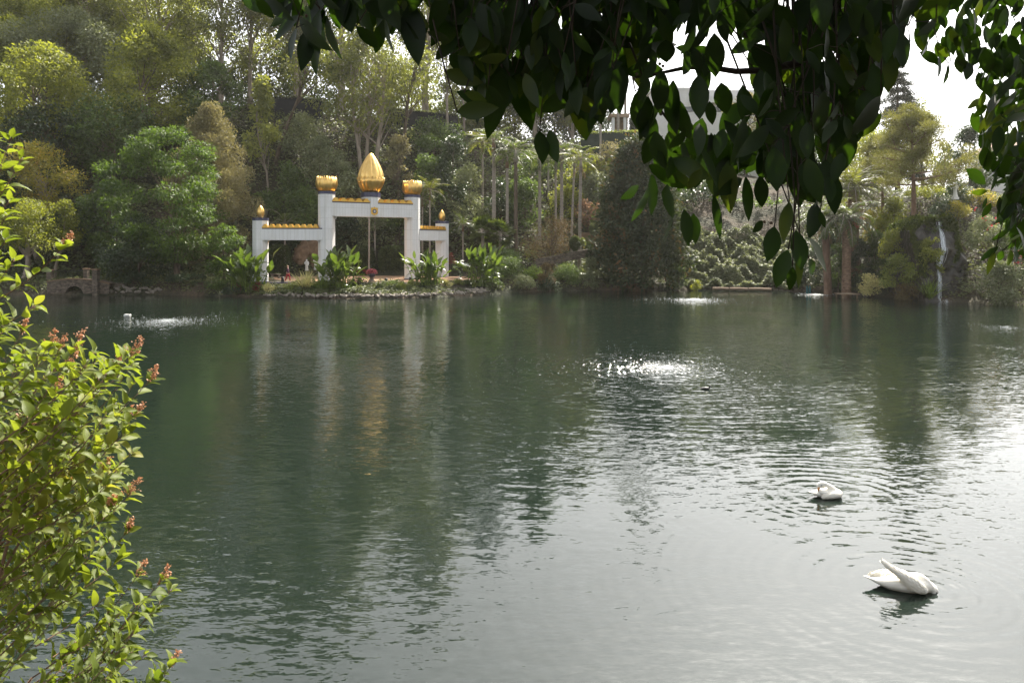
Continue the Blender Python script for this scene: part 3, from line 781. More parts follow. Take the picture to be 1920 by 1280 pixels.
# ------------------------------------------------------------------ trees
def ZT(y, Y): return EYE - (y - HZ) * Y / F
SHAPES = {
    'round': lambda t: np.sqrt(np.clip(1 - (2 * t - 1) ** 2, 0.02, 1)),
    'dome': lambda t: np.sqrt(np.clip(1 - (t * 0.98) ** 2.4, 0.02, 1)) * (0.86 + 0.14 * np.minimum(t * 5, 1)),
    'cone': lambda t: np.clip((1 - t) ** 0.75 * np.minimum(1, 0.55 + t * 3), 0.04, 1),
    'egg': lambda t: np.clip(np.sin(math.pi * np.clip(t, 0, 1) ** 0.7) ** 0.7, 0.06, 1),
    'vase': lambda t: np.clip(0.45 + 0.65 * t - np.clip(t - 0.75, 0, 1) ** 1.3 * 3.6, 0.1, 1),
    'column': lambda t: np.clip(np.minimum(1, (1 - t) * 3.5) * (0.7 + 0.3 * np.sin(t * 7)), 0.08, 1),
}
_seed = [100]
def tree(label, x, Y, ytop, ybot, wpx, mat, trunk='bark', shape='round', clumps=70, cr=0.13, flat=0.75, L=0.36, W=0.19, cover=3.2, droop=0.1, up=0.5, r0=None, lean=0.0,
         limbs=10, base=None, name='tree', cat='tree', group=None, lobes=0.22, inner=0.35, skirt=0.0, zb=None, xt=None, stems=1, sparse=1.0, nmax=40000):
    _seed[0] += 1
    rng = np.random.default_rng(_seed[0])
    X = (x - 960) * Y / F
    bx = X if base is None else (base - 960) * Y / F
    zg = float(ground(bx, Y)) if zb is None else zb
    zt = ZT(ytop, Y); zc = max(ZT(ybot, Y), zg + 0.02)
    Wd = wpx * Y / F; H = max(zt - zc, 0.5)
    o = empty(name, (bx, Y, zg), label, cat, group)
    sh = SHAPES[shape]; clumps = max(12, int(clumps * .62))
    # clump centres in an uneven outline
    t = rng.random(clumps) ** 0.9 * 0.97 + 0.02; ph = rng.random(clumps) * 2 * math.pi
    k1, k2, p1, p2 = rng.integers(2, 4), rng.integers(3, 6), rng.random() * 6, rng.random() * 6
    lob = 1 + lobes * (np.sin(k1 * ph + p1 + 3 * t) * 0.6 + np.sin(k2 * ph + p2 - 5 * t) * 0.5)
    rr = Wd / 2 * sh(t) * lob * np.sqrt(inner + (1 - inner) * rng.random(clumps))
    CR = cr * min(Wd, H * 1.6) * (0.6 + 0.8 * rng.random(clumps))
    rr = np.maximum(rr - CR * 0.5, 0)
    C = np.stack([X + lean * t * H + rr * np.cos(ph), Y + rr * np.sin(ph), zc + CR * .35 + t * np.maximum(H - CR * 1.1, .1)], 1)
    gl_ = Geo()
    if Y > 94: L, W = L * 1.25, W * 1.3
    area = 0.78 * Wd * H * sparse
    n = int(min(nmax, cover * area / (L * W * 0.5)))
    w = CR ** 2; w = w / w.sum()
    idx = rng.choice(clumps, n, p=w)
    d = rvec(rng, n); r = rng.random(n) ** (1 / 2.8)
    off = d * (r * CR[idx])[:, None] * np.array((1, 1, flat))
    P = C[idx] + off
    P[:, 2] = np.maximum(P[:, 2], zg + 0.03)
    D = d * 0.9 + rng.normal(size=(n, 3)) * 0.7 + np.array((0, 0, -droop))
    N = rng.normal(size=(n, 3)) * 0.5 + d * 0.8 + np.array((0, 0, up * 1.2))
    s = 0.65 + 0.7 * rng.random(n)
    leaf_cards(gl_, P, D, N, L * s, W * s)
    gl_.obj('crown', LM[mat] if isinstance(mat, str) else mat, o)
    # trunk, limbs and branches to the clumps
    gt = Geo()
    r0 = r0 or 0.018 * (zt - zg) + 0.03
    for si in range(stems):
        dx = (si - (stems - 1) / 2) * r0 * 2.6
        top = np.array((X + lean * .6 * H + dx * 2.5, Y, zc + H * (0.55 if shape not in ('cone', 'column') else 0.9)))
        b0 = np.array((bx + dx, Y + (si % 2) * .3, zg - 0.4))
        k = np.linspace(0, 1, 9)[:, None]
        pts = b0 + (top - b0) * k + np.sin(k * math.pi * 2) * rng.normal(size=3) * 0.015 * (zt - zg) * np.array((1, 1, 0))
        rad_ = r0 * (1 - 0.72 * k[:, 0]) * (1 + 0.5 * np.exp(-k[:, 0] * 14))
        gt.tube(pts, rad_, 8)
        sel = rng.choice(clumps, min(limbs, clumps), replace=False)
        for j in sel:
            c = C[j]
            hz_ = np.clip((c[2] - (0.35 if shape != 'pinelike' else .02) * H * 0.6 - b0[2]) / (top[2] - b0[2]), 0.15, 0.97) * (0.75 + .2 * rng.random())
            i = hz_ * 8; a = int(i); s0 = pts[a] + (pts[min(a + 1, 8)] - pts[a]) * (i - a)
            mid = (s0 + c) / 2 + np.array((0, 0, 0.06 * np.linalg.norm(c - s0)))
            q = np.linspace(0, 1, 6)[:, None]
            cur = (1 - q) ** 2 * s0 + 2 * q * (1 - q) * mid + q * q * c
            gt.tube(cur, np.linspace(max(r0 * 0.42 * (1 - hz_ * .5), .03), 0.012, 6), 5, cap=False)
    gt.obj('trunk', M[trunk], o, smooth=True)
    return o

def shrub(label, x, Y, ytop, ybot, wpx, mat, L=0.16, W=0.09, shape='dome', cover=3.0, clumps=34, name='shrub', cat='shrub', **k):
    k.setdefault('cr', 0.2); k.setdefault('r0', 0.05); k.setdefault('limbs', 6)
    return tree(label, x, Y, ytop, ybot, wpx, mat, shape=shape, L=L, W=W, cover=cover, clumps=clumps, name=name, cat=cat, **k)

FAR = 'trees on the wooded slope behind the lake'
# far row along the skyline, left to centre
E_ = dict(mat='euc', trunk='barkpale', shape='egg', clumps=110, cr=0.12, flat=0.9, L=0.42, W=0.17, cover=5.0, droop=0.8, up=0.1, limbs=22, group=FAR, name='eucalyptus_tree', inner=0.2)
def euc(label, *a, **k):
    d = dict(E_); d.update(k); m = d.pop('mat')
    return tree(label, *a, m, **d)
euc('tall hazy eucalyptus at the far upper left corner of the wooded slope', 20, 126, -230, 150, 280)
euc('broad tall eucalyptus rising above the two yellow-topped trees on the left', 165, 127, -210, 150, 260)
euc('eucalyptus with a pale crown on the skyline over the big golden tree', 290, 125, -190, 170, 240, mat='yellowgreen')
euc('airy eucalyptus with sky showing between its forked limbs, left of the hanging leaves', 415, 118, -150, 150, 190, cover=2.2, clumps=75, limbs=34, r0=.42)
euc('thin forked eucalyptus next to the airy one, bright sky behind its branches', 470, 121, -190, 140, 170, cover=2.0, clumps=70, limbs=34, r0=.4, mat='euclight')
euc('eucalyptus on the skyline whose top is hidden by the first hanging leaves', 560, 121, -210, 110, 200, cover=3.4)
euc('slender eucalyptus behind the black fence, its crown under the hanging leaves', 640, 124, -170, 90, 190, cover=3.2)
euc('hazy eucalyptus on the skyline right of the multi-stemmed one', 800, 125, -120, 110, 170, cover=3, limbs=30)
euc('bare-stemmed thin tree above the long black fence', 838, 119, 20, 170, 80, cover=1.8, limbs=30, r0=.25, xt=0)
euc('second thin bare-stemmed tree above the long black fence, further from the gate', 868, 121, 40, 190, 70, cover=2.0, limbs=26, r0=.22)
euc('dark tree half lost in the haze behind the thin bare stems', 915, 124, -20, 200, 130, mat='dark', cover=2.0)
euc('hazy tree on the hilltop behind the king palms, under the dark leaves', 1000, 126, 40, 220, 130, mat='green')
euc('hazy olive tree on the hilltop left of the pale pavilion', 1078, 128, 110, 250, 95, mat='euc')
RIDGE = 'trees along the ridge behind the fences'
for lab, x, Y, yt, yb, w, m, c in [
    ('dense tree filling the skyline at the upper left corner', 90, 134, -60, 130, 230, 'green', 3),
    ('dense tree on the skyline behind the big golden tree', 250, 134, -40, 150, 220, 'euc', 3),
    ('dark bushy tree low on the skyline under the airy eucalyptus', 400, 130, 110, 230, 130, 'dark', 3),
    ('bushy olive tree on the ridge behind the dark screened fence, left end', 500, 131, 60, 220, 130, 'euc', 3),
    ('bushy green tree on the ridge behind the dark screened fence, right end', 590, 132, 50, 225, 130, 'green', 3),
    ('bushy tree on the ridge behind the multi-stemmed eucalyptus', 680, 133, 60, 235, 140, 'euc', 3),
    ('sunlit yellowish tree on the ridge above the left end of the long black fence', 770, 132, 110, 240, 120, 'yellowgreen', 2.6),
    ('sunlit yellowish bush just over the long black fence under the bare stems', 850, 128, 170, 250, 90, 'lime', 2.6),
    ('dense dark tree on the ridge right of the long black fence', 900, 133, 90, 260, 120, 'green', 3),
    ('dense tree on the ridge behind the leftmost slender palms', 965, 132, 120, 270, 120, 'euc', 3),
    ('dark tree on the ridge behind the middle of the slender palms', 1040, 133, 150, 280, 110, 'dark', 3),
    ('low dark tree on the ridge left of the pavilion columns', 1110, 134, 190, 280, 80, 'dark', 3)]:
    tree(lab, x, Y, yt, yb + 40, w * 1.25, m, 'bark', 'round', clumps=110, cr=.13, L=.42, W=.2, cover=c * 1.25, group=RIDGE, name='broadleaf_tree')
# mid slope, left
tree('round grey-green tree behind the two yellow-topped trees, upper left', 130, 113, 10, 230, 230, 'silver', 'bark', 'round', clumps=130, cr=.11, L=.36, W=.18, group=FAR, name='broadleaf_tree')
tree('yellowish tree at the upper left edge above the flat-topped tree', 45, 116, -30, 200, 200, 'yellowgreen', 'bark', 'round', clumps=90, cr=.12, L=.4, W=.18, group=FAR, name='broadleaf_tree')
tree('flat-topped tree with a yellow-green cap and shaded trunks, far left of the slope', 75, 98, 74, 270, 200, 'yellowgreen', 'bark', 'dome', clumps=95, cr=.12, L=.34, W=.16, droop=.3, r0=.3, group=FAR, name='broadleaf_tree', stems=2)
tree('large golden-green tree with a pointed top on the left slope', 272, 103, 34, 270, 220, 'yellowgreen', 'bark', 'egg', clumps=130, cr=.10, L=.36, W=.18, group=FAR, name='broadleaf_tree', lobes=.3)
tree('shaded green tree beneath the large golden-green tree', 215, 97, 170, 330, 190, 'green', 'bark', 'round', clumps=90, cr=.13, group=FAR, name='broadleaf_tree')
tree('dark tree with bare stems below the flat-topped tree', 90, 95, 190, 330, 150, 'dark', 'bark', 'round', clumps=70, cr=.13, group=FAR, name='broadleaf_tree', stems=2)
tree('dark green tree between the golden-green tree and the young eucalyptus', 395, 106, 110, 300, 140, 'green', 'bark', 'round', clumps=80, cr=.12, group=FAR, name='broadleaf_tree')
euc('young eucalyptus with upright bright clumps left of the dark screened fence', 492, 99, 138, 300, 78, mat='euclight', cover=3.0, shape='column', r0=.16)
euc('slanting eucalyptus in front of the dark screened fence', 575, 107, 60, 170, 130, base=512, lean=.1, r0=.32, cover=1.8, trunk='bark', mat='euc')
euc('multi-stemmed eucalyptus rising straight behind the great gold bud', 690, 104, 20, 245, 190, stems=3, r0=.36, cover=2.4, limbs=16, trunk='barkpale')
euc('leaning eucalyptus with a bare dark trunk just right of the great gold bud', 775, 106, 75, 190, 120, base=738, lean=.1, r0=.36, cover=1.6, trunk='bark')
tree('orange-tinged tree among the left foreground leaves', 75, 86, 262, 400, 150, 'orange', 'barkpale', 'round', clumps=80, cr=.13, L=.28, W=.15, group=FAR, name='broadleaf_tree', limbs=20, cover=2.6)
tree('olive tree with a pale bare trunk above the bridge', 62, 79.5, 368, 470, 125, 'yellowgreen', 'barkpale', 'dome', clumps=60, cr=.16, L=.24, W=.12, base=42, r0=.34, group=FAR, name='broadleaf_tree', limbs=16)
tree('small olive tree leaning right above the bridge posts', 122, 81.5, 372, 470, 62, 'yellowgreen', 'barkpale', 'egg', clumps=36, cr=.2, L=.24, W=.12, base=100, r0=.2, group=FAR, name='broadleaf_tree')
tree('dark shaded tree behind the bridge gate', 150, 88, 360, 510, 130, 'dark', 'bark', 'round', clumps=60, cr=.15, group=FAR, name='broadleaf_tree')
tree('deep green understorey tree left of the feathery tree', 205, 85, 330, 520, 110, 'green', 'bark', 'round', clumps=60, cr=.15, group=FAR, name='broadleaf_tree')
tree('dark tree at the left edge behind the foreground leaves', -10, 84, 300, 520, 130, 'dark', 'bark', 'round', clumps=60, cr=.15, group=FAR, name='broadleaf_tree')
tree('tall grey-olive tree with a rounded cone outline behind the feathery tree', 395, 86, 188, 500, 195, 'olive', 'bark', 'egg', clumps=170, cr=.085, flat=1.1, L=.26, W=.11, droop=-.5, up=.1, cover=3.6, lobes=.14, group=FAR, name='broadleaf_tree', limbs=6)
tree('bright green feathery tree in layered sprays at the waterside', 318, 77.5, 222, 505, 225, 'bright', 'bark', 'round', clumps=150, cr=.105, flat=.42, L=.34, W=.13, droop=.35, up=.9, cover=3.0, r0=.34, lobes=.26, group=FAR, name='broadleaf_tree', base=332)
tree('small drooping tree under the right side of the feathery tree', 420, 76.5, 408, 530, 85, 'bright', 'bark', 'round', clumps=40, cr=.17, flat=.6, L=.32, W=.13, droop=.5, name='broadleaf_tree', group=FAR)
tree('dark bushy tree beneath the feathery tree at the water edge', 262, 77.5, 400, 545, 150, 'dark', 'bark', 'dome', clumps=70, cr=.14, L=.25, W=.13, name='broadleaf_tree', group=FAR)
# bushes on the slope behind the gate
SL = 'bushes on the slope behind the gate'
for lab, x, Y, yt, yb, w, m in [
    ('silvery bush catching the light right below the dark screened fence', 560, 108, 205, 285, 110, 'silver'),
    ('silvery leafy bush left of the left gold bowl, high on the slope', 600, 100, 255, 345, 110, 'silver'),
    ('rounded green bush above the left small pillar', 540, 97, 300, 400, 95, 'green'),
    ('shaded green bush between the left small pillar and the tall pillar', 570, 95, 345, 450, 110, 'green'),
    ('leafy grey-green bush behind the left gold bowl', 640, 98, 300, 400, 95, 'silver'),
    ('tall grey-green bush directly right of the great gold bud', 748, 100, 245, 345, 60, 'olive'),
    ('green bush with a yellowish top behind the right gold bowl', 800, 99, 285, 385, 80, 'green'),
    ('dark bush on the slope right of the right gold bowl', 850, 100, 250, 380, 95, 'dark'),
    ('green bush below the long black fence', 815, 110, 215, 290, 110, 'green'),
    ('silvery bush at the foot of the king palms, left side', 880, 97, 300, 420, 80, 'silver'),
    ('dark leafy bush seen through the left side of the great arch', 655, 97, 400, 500, 90, 'dark'),
    ('light speckled bush seen through the middle of the great arch', 700, 96, 390, 500, 70, 'silver'),
    ('dark leafy bush seen through the right side of the great arch', 750, 97, 385, 500, 80, 'green'),
    ('dark bush behind the right wing of the gate', 815, 97, 385, 500, 90, 'dark'),
    ('dark bush seen through the left arch', 530, 94, 420, 515, 90, 'dark'),
    ('green bush left of the rock grotto through the left arch', 600, 97, 400, 500, 70, 'dark'),
    ('green leafy bush between the king palm trunks', 985, 99, 330, 440, 90, 'green'),
    ('dark leafy bush behind the king palm trunks', 940, 100, 330, 450, 80, 'dark'),
    ('bright speckled bush behind the king palms, near the rusty tree', 1060, 102, 345, 440, 90, 'yellowgreen'),
    ('silvery bush on the slope left of the glossy dark tree', 1120, 104, 320, 400, 90, 'silver'),
    ('pale bush under the dark green screen', 1100, 109, 285, 350, 110, 'yellowgreen'),
    ('leafy bush hiding the foot of the dark green screen', 1150, 108, 262, 340, 120, 'olive'),
    ('olive bush beneath the crowns of the king palms', 1010, 108, 270, 340, 110, 'green'),
]:
    shrub(lab, x, Y, yt, yb, w, m, L=.27, W=.15, clumps=46, cr=.15, cover=2.8, group=SL, trunk='bark', name='bush', cat='bush')
# centre right
tree('wide glossy dark tree reaching down to the water, bronze at its top', 1205, 83.5, 246, 556, 196, 'magnolia', 'bark', 'dome', clumps=640, cr=.10, flat=.9, L=.42, W=.25, cover=11, inner=.25, lobes=.12, skirt=1, limbs=4, name='broadleaf_tree', group=FAR)
tree('rusty pink small tree behind the glossy round bushes', 1103, 99, 372, 450, 70, 'rust', 'bark', 'round', clumps=40, cr=.15, L=.22, W=.12, cover=2.0, limbs=20, name='broadleaf_tree', group=FAR)
tree('brown twiggy tree with sparse leaves in front of the king palms', 1035, 87, 400, 500, 110, 'brown', 'bark', 'round', clumps=60, cr=.14, L=.2, W=.09, cover=1.3, limbs=44, r0=.12, name='broadleaf_tree', group=FAR)
for lab, x, Y, yt, yb, w, m in [
    ('dark tree behind the ivy bank beside the glossy dark tree', 1320, 101, 330, 456, 130, 'dark'),
    ('grey-leaved tree behind the middle of the ivy bank', 1405, 100, 372, 456, 140, 'green'),
    ('green tree behind the ivy bank mostly covered by hanging leaves', 1480, 104, 345, 456, 140, 'green'),
    ('shaded tree in front of the white house', 1400, 125, 250, 340, 190, 'green'),
    ('tall tree on the far ridge behind the hanging leaves, right of the white house', 1475, 124, 130, 340, 170, 'green'),
    ('tall tree on the far ridge behind the hanging leaves and the date palms', 1562, 124, 140, 340, 150, 'green'),
    ('airy tree partly covering the front of the white house', 1398, 127, 172, 300, 96, 'olive'),
    ('yellow-green tree close under the white house', 1300, 122, 236, 320, 110, 'lime'),
    ('bright yellow-topped tree behind the date palms', 1632, 106, 236, 380, 130, 'yellowgreen'),
    ('dark green tree behind the date palms', 1545, 106, 345, 430, 130, 'green'),
]:
    tree(lab, x, Y, yt, yb, w, m, 'bark', 'round', clumps=70, cr=.14, L=.34, W=.18, cover=2.8, name='broadleaf_tree', group=FAR)

def conifer(label, x, Y, ytop, ybot, wpx, tiers, mat):
    _seed[0] += 1; rng = np.random.default_rng(_seed[0])
    X = (x - 960) * Y / F; zg = float(ground(X, Y)); zt = ZT(ytop, Y); zc = ZT(ybot, Y); Wd = wpx * Y / F
    o = empty('conifer_tree', (X, Y, zg), label, 'tree', FAR)
    gl_, gt = Geo(), Geo(); gt.tube([(X, Y, zg - .3), (X, Y, (zg + zt) / 2), (X, Y, zt)], [.45, .28, .04], 8)
    for k in range(tiers):
        t = k / tiers; z = zc + (zt - zc) * t; R = Wd / 2 * (1 - t) ** .8 + .25
        for j in range(7):
            a = rng.random() * 6.28; r_ = R * (.55 + .6 * rng.random())
            tip = np.array((X + r_ * math.cos(a), Y + r_ * math.sin(a), z - r_ * .18 + rng.normal() * .3)); s0 = np.array((X, Y, z + .2))
            gt.tube([s0, (s0 + tip) / 2 + (0, 0, .15), tip], [.07, .045, .015], 4, cap=False)
            n = int(130 * r_); q = rng.random(n) ** .7
            P = s0 + (tip - s0) * q[:, None] + rng.normal(size=(n, 3)) * (.35, .35, .16) * (.6 + .5 * r_ / 3)
            D = np.array((math.cos(a), math.sin(a), 0)) * .7 + rng.normal(size=(n, 3)) * .7 + (0, 0, .25)
            leaf_cards(gl_, P, D, rng.normal(size=(n, 3)) * .6 + (0, 0, 1), .42, .12)
    gl_.obj('crown', LM[mat], o); gt.obj('trunk', M['bark'], o, smooth=True)
conifer('tall dark conifer against the white sky left of the gap in the leaves', 1683, 112, 112, 330, 125, 15, 'conifer')
euc('light hazy eucalyptus touching the right side of the dark conifer', 1728, 118, 180, 330, 66, mat='euclight', cover=1.4)
conifer('small dark cypress between the pavilion and the white house', 1192, 128, 190, 262, 30, 9, 'conifer')

def pine(label, x, Y, ytop, ylow, wpx, ybase, r0, n_limb, seed):
    rng = np.random.default_rng(seed)
    X = (x - 960) * Y / F; zg = float(ground(X, Y)); zt = ZT(ytop, Y); zl = ZT(ylow, Y); Wd = wpx * Y / F
    o = empty('pine_tree', (X, Y, zg), label, 'tree')
    gl_, gt = Geo(), Geo()
    zz = np.linspace(zg - .3, zt - .5, 10); bend = .12 * np.sin(np.linspace(0, 4, 10))
    pts = np.stack([X + bend, np.full(10, Y), zz], 1); gt.tube(pts, r0 * (1 - .8 * np.linspace(0, 1, 10) ** 1.3), 10)
    for k in range(n_limb):
        t = (k + rng.random()) / n_limb; z = zl + (zt - zl) * t * .95; a = k * 2.4 + rng.normal() * .4
        R = Wd / 2 * (1 - .78 * t) * (.55 + .65 * rng.random())
        s0 = np.array((X, Y, z)); rise = R * (.15 + .6 * t) 
        tip = s0 + (R * math.cos(a), R * math.sin(a), rise * .7 + rng.normal() * .15)
        mid = (s0 + tip) / 2 + (0, 0, -.06 * R)
        q = np.linspace(0, 1, 7)[:, None]; cur = (1 - q) ** 2 * s0 + 2 * q * (1 - q) * mid + q * q * tip
        gt.tube(cur, np.linspace(r0 * .3 * (1 - t * .5), .025, 7), 6, cap=False)
        for j in range(7):
            u_ = .42 + .58 * rng.random(); c = s0 + (tip - s0) * u_ + rng.normal(size=3) * (.55, .55, .35) * (R / 3)
            c[2] += .25
            gt.tube([s0 + (tip - s0) * max(u_ - .2, .1), c], [.035, .012], 4, cap=False)
            n = 190; d = rvec(rng, n); d[:, 2] = d[:, 2] * .8 + .15
            rc = (.34 + .3 * rng.random()) * (.7 + .12 * Wd / 2)
            P = c + d * rng.random((n, 1)) ** .4 * rc * (1, 1, 1.05)
            leaf_cards(gl_, P, d + rng.normal(size=(n, 3)) * .35 + (0, 0, .35), rvec(rng, n), .30, .05)
    gl_.obj('crown', LM['pine'], o); gt.obj('trunk', M['barkred'], o, smooth=True)
pine('large pine with a long bare reddish trunk and spreading branches left of the waterfall', 1711, 74, 216, 352, 190, 540, .30, 26, 5)
pine('smaller hazy pine behind the large pine, thin straight trunk', 1653, 84, 268, 350, 125, 470, .17, 15, 6)
tree('hazy dark tree behind the white statue on the right hill', 1818, 94, 232, 392, 112, 'dark', 'bark', 'egg', clumps=90, cr=.12, L=.3, W=.16, cover=3.6, limbs=24, name='broadleaf_tree', group=FAR)
tree('thin hazy tree right of the large pine against the sky', 1770, 100, 255, 372, 60, 'euc', 'bark', 'egg', clumps=40, cr=.14, L=.3, W=.13, cover=1.3, limbs=24, name='broadleaf_tree', group=FAR)

# ------------------------------------------------------------------ palms
def frond(g, base, az, el, L, droop, n=16, lw=0.07, ll=0.55, twist=0.25, rng=None, rach=None):
    """one pinnate frond: arching rachis with leaflets on both sides"""
    s = np.linspace(0, 1, 9)
    ang = el - droop * s ** 1.2
    dx = np.cos(ang); dz = np.sin(ang)
    r = np.concatenate([[0], np.cumsum((dx[1:] + dx[:-1]) / 2)]) * L / 8
    z = np.concatenate([[0], np.cumsum((dz[1:] + dz[:-1]) / 2)]) * L / 8
    dirh = np.array((math.cos(az), math.sin(az), 0)); side = np.array((-math.sin(az), math.cos(az), 0))
    pts = base + r[:, None] * dirh + z[:, None] * np.array((0, 0, 1))
    if rach is not None: rach.tube(pts, np.linspace(.035, .008, 9) * (L / 2.5), 4, cap=False)
    u_ = np.linspace(.14, .99, n); i = u_ * 8; a = np.minimum(i.astype(int), 7); f = (i - a)[:, None]
    P = pts[a] * (1 - f) + pts[a + 1] * f
    T = unit(pts[a + 1] - pts[a])
    up = np.cross(T, side)
    for sg in (-1, 1):
        D = sg * side * .85 + T * .55 + np.array((0, 0, -.28)) + (rng.normal(size=(n, 3)) * .12 if rng is not None else 0)
        le = ll * np.sin(np.pi * np.clip(u_ * .93 + .07, 0, 1)) ** .6 * L / 2.5
        leaf_cards(g, P, D, np.broadcast_to(up, (n, 3)) + sg * side * .3, le, lw * L / 2.5, .2)

def palm(label, x, Y, ycrown, L, nf, r0, mat, seed, ybase=None, xb=None, shaft=True, group=None, name='palm_tree', trunk='palmtrunk', droop=1.6, dead=0, n=18, lw=.085, ll=.6, zb=None, el0=(-.1, 1.35)):
    rng = np.random.default_rng(seed)
    X = (x - 960) * Y / F; bx = X if xb is None else (xb - 960) * Y / F
    zg = float(ground(bx, Y)) if zb is None else zb
    zc = ZT(ycrown, Y)
    o = empty(name, (bx, Y, zg), label, 'palm tree', group)
    gt = Geo(); k = np.linspace(0, 1, 14)
    pts = np.stack([bx + (X - bx) * k ** 1.5, np.full(14, Y), zg - .3 + (zc - zg + .3) * k], 1)
    gt.tube(pts, r0 * (1.25 - .35 * k ** .5 + .25 * np.exp(-k * 12)), 10)
    gt.obj('trunk', M[trunk], o, smooth=True)
    top = np.array((X, Y, zc))
    if shaft:
        gs = Geo(); h = min(1.3, (zc - zg) * .15); gs.tube([top - (0, 0, h * .2), top + (0, 0, h * .3), top + (0, 0, h)], [r0 * 1.25, r0 * 1.15, r0 * .55], 10)
        gs.obj('crownshaft', M['barkred'] if shaft == 'red' else M['palmtrunk'], o, smooth=True); top = top + (0, 0, h * .85)
    gl_, gr = Geo(), Geo()
    for j in range(nf):
        az = j * 2.399 + rng.normal() * .2; e = el0[0] + (el0[1] - el0[0]) * ((j + .5) / nf) ** .8
        frond(gl_, top, az, e + rng.normal() * .1, L * (.85 + .3 * rng.random()), droop * (.8 + .4 * rng.random()), n, lw, ll, rng=rng, rach=gr)
    f = gl_.obj('fronds', LM[mat], o); gr.obj('rachis', M['palmtrunk'], f)
    if dead:
        gd, gr2 = Geo(), Geo()
        for j in range(dead):
            frond(gd, top - (0, 0, .25 + .7 * rng.random()), rng.random() * 6.28, -.5 - .5 * rng.random(), L * .55, .7, 12, lw, ll, rng=rng, rach=gr2)
        d_ = gd.obj('dry_fronds', LM['deadfrond'], o)
    return o
KP = 'slender palms on the slope right of the gate'
def kpalm(label, x, yc, Y, mat='palm', r0=.17, L=3.0, seed=0, **k):
    palm(label, x, Y, yc, L, 15, r0, mat, 700 + seed, group=KP, **k)
kpalm('palm with drooping golden-green fronds, leftmost of the slender palms', 905, 282, 98, 'palmbright', .15, 3.4, 1, shaft='red')
kpalm('palm with a thick pale ringed trunk, second from left of the slender palms', 926, 282, 94, 'palm', .24, 3.6, 2, shaft='red')
kpalm('palm with a reddish upper trunk, third from left of the slender palms', 951, 312, 93, 'palm', .19, 3.2, 3, shaft='red')
kpalm('palm with a tall dark brown trunk beside the low fan palms', 967, 300, 91, 'palm', .25, 3.4, 4, trunk='bark')
kpalm('palm with an evenly thin grey trunk standing alone in the middle of the palm group', 1012, 316, 95, 'palm', .2, 3.0, 5)
kpalm('thin pale palm left of the closely paired trunks', 1042, 318, 96, 'palm', .15, 2.8, 6)
kpalm('thicker palm of the closely paired trunks', 1053, 300, 95, 'palm', .22, 3.2, 7)
kpalm('thin palm leaning slightly right between the paired trunks and the brown trunk', 1077, 312, 94, 'palm', .15, 2.8, 8, xb=1071)
kpalm('palm with a brown trunk and bright fronds at the right end of the palm group', 1089, 318, 90, 'palmbright', .2, 3.2, 9, dead=4, xb=1086)
kpalm('distant thin grey palm behind the paired trunks', 1028, 290, 106, 'palm', .14, 2.6, 10)
kpalm('distant tall palm stem in front of the dark green screen', 1126, 205, 110, 'palm', .16, 3.0, 11)
kpalm('tall thin palm stem before the pale pavilion', 1159, 150, 118, 'palm', .2, 3.0, 12)
for lab, x, yc, Y, L, mt, sd in [
    ('small palm with pale sunlit fronds right behind the right gold bowl', 806, 372, 93, 2.9, 'palmbright', 31),
    ('small dark palm behind the left wing of the gate', 534, 432, 92, 2.9, 'palm', 32),
    ('slim palm with a brown crownshaft seen through the great arch', 692, 400, 91, 1.4, 'palm', 33),
    ('slim dark palm beside the brown one, seen through the great arch', 703, 398, 95, 1.3, 'palm', 34),
    ('small feathery palm right of the right small pillar', 868, 432, 92, 2.6, 'palm', 35),
    ('small palm above the right wing of the gate', 792, 385, 94, 2.4, 'palm', 36)]:
    palm(lab, x, Y, yc, L, 13, .11, mt, sd, shaft='red', group='small garden palms round the gate')

def fan_palm(label, x, Y, yc, nf, Lp, Lf, r0, mat, seed, ybase=None, skirt=0, group=None):
    rng = np.random.default_rng(seed); X = (x - 960) * Y / F; zg = float(ground(X, Y)); zc = ZT(yc, Y)
    o = empty('fan_palm', (X, Y, zg), label, 'palm tree', group)
    gt = Geo(); gt.tube([(X, Y, zg - .3), (X + .05, Y, (zg + zc) / 2), (X, Y, zc)], [r0 * 1.3, r0, r0 * .9], 10); gt.obj('trunk', M['palmtrunk'], o, smooth=True)
    gl_, gp = Geo(), Geo()
    for j in range(nf):
        az = rng.random() * 6.28; el = rng.uniform(-.7, 1.3)
        d = np.array((math.cos(az) * math.cos(el), math.sin(az) * math.cos(el), math.sin(el)))
        b = np.array((X, Y, zc)); c = b + d * Lp * rng.uniform(.7, 1.1) + (0, 0, -.15 * Lp)
        gp.tube([b, c], .02, 4, cap=False)
        sd = unit(np.cross(d, (0, 0, 1.0))); n_ = 13; a = np.linspace(-1.9, 1.9, n_)[:, None]
        D = d * np.cos(a) + sd * np.sin(a) + np.array((0, 0, -.25))
        leaf_cards(gl_, np.repeat(c[None], n_, 0), D, np.repeat((np.cross(sd, d) + rng.normal(size=3) * .1)[None], n_, 0), Lf * (.9 + .2 * rng.random(n_)), Lf * .26, .1)
    f = gl_.obj('fronds', LM[mat], o); gp.obj('petiole', M['palmtrunk'], f)
    return o
fan_palm('low bushy fan palm covering the foot of the palm group', 905, 89, 432, 34, 1.3, 1.1, .2, 'palm', 41, group='fan palms')
fan_palm('second low fan palm touching the first, nearer the brown trunk', 938, 90, 438, 30, 1.3, 1.1, .2, 'palm', 42, group='fan palms')
fan_palm('tall fan palm alone against the white sky over the pavilion', 1206, 132, 72, 34, 1.6, 1.5, .26, 'palm', 43, group='fan palms')
fan_palm('farther fan palm peeping out left of the tall one against the sky', 1172, 138, 118, 26, 1.4, 1.3, .24, 'palm', 44, group='fan palms')
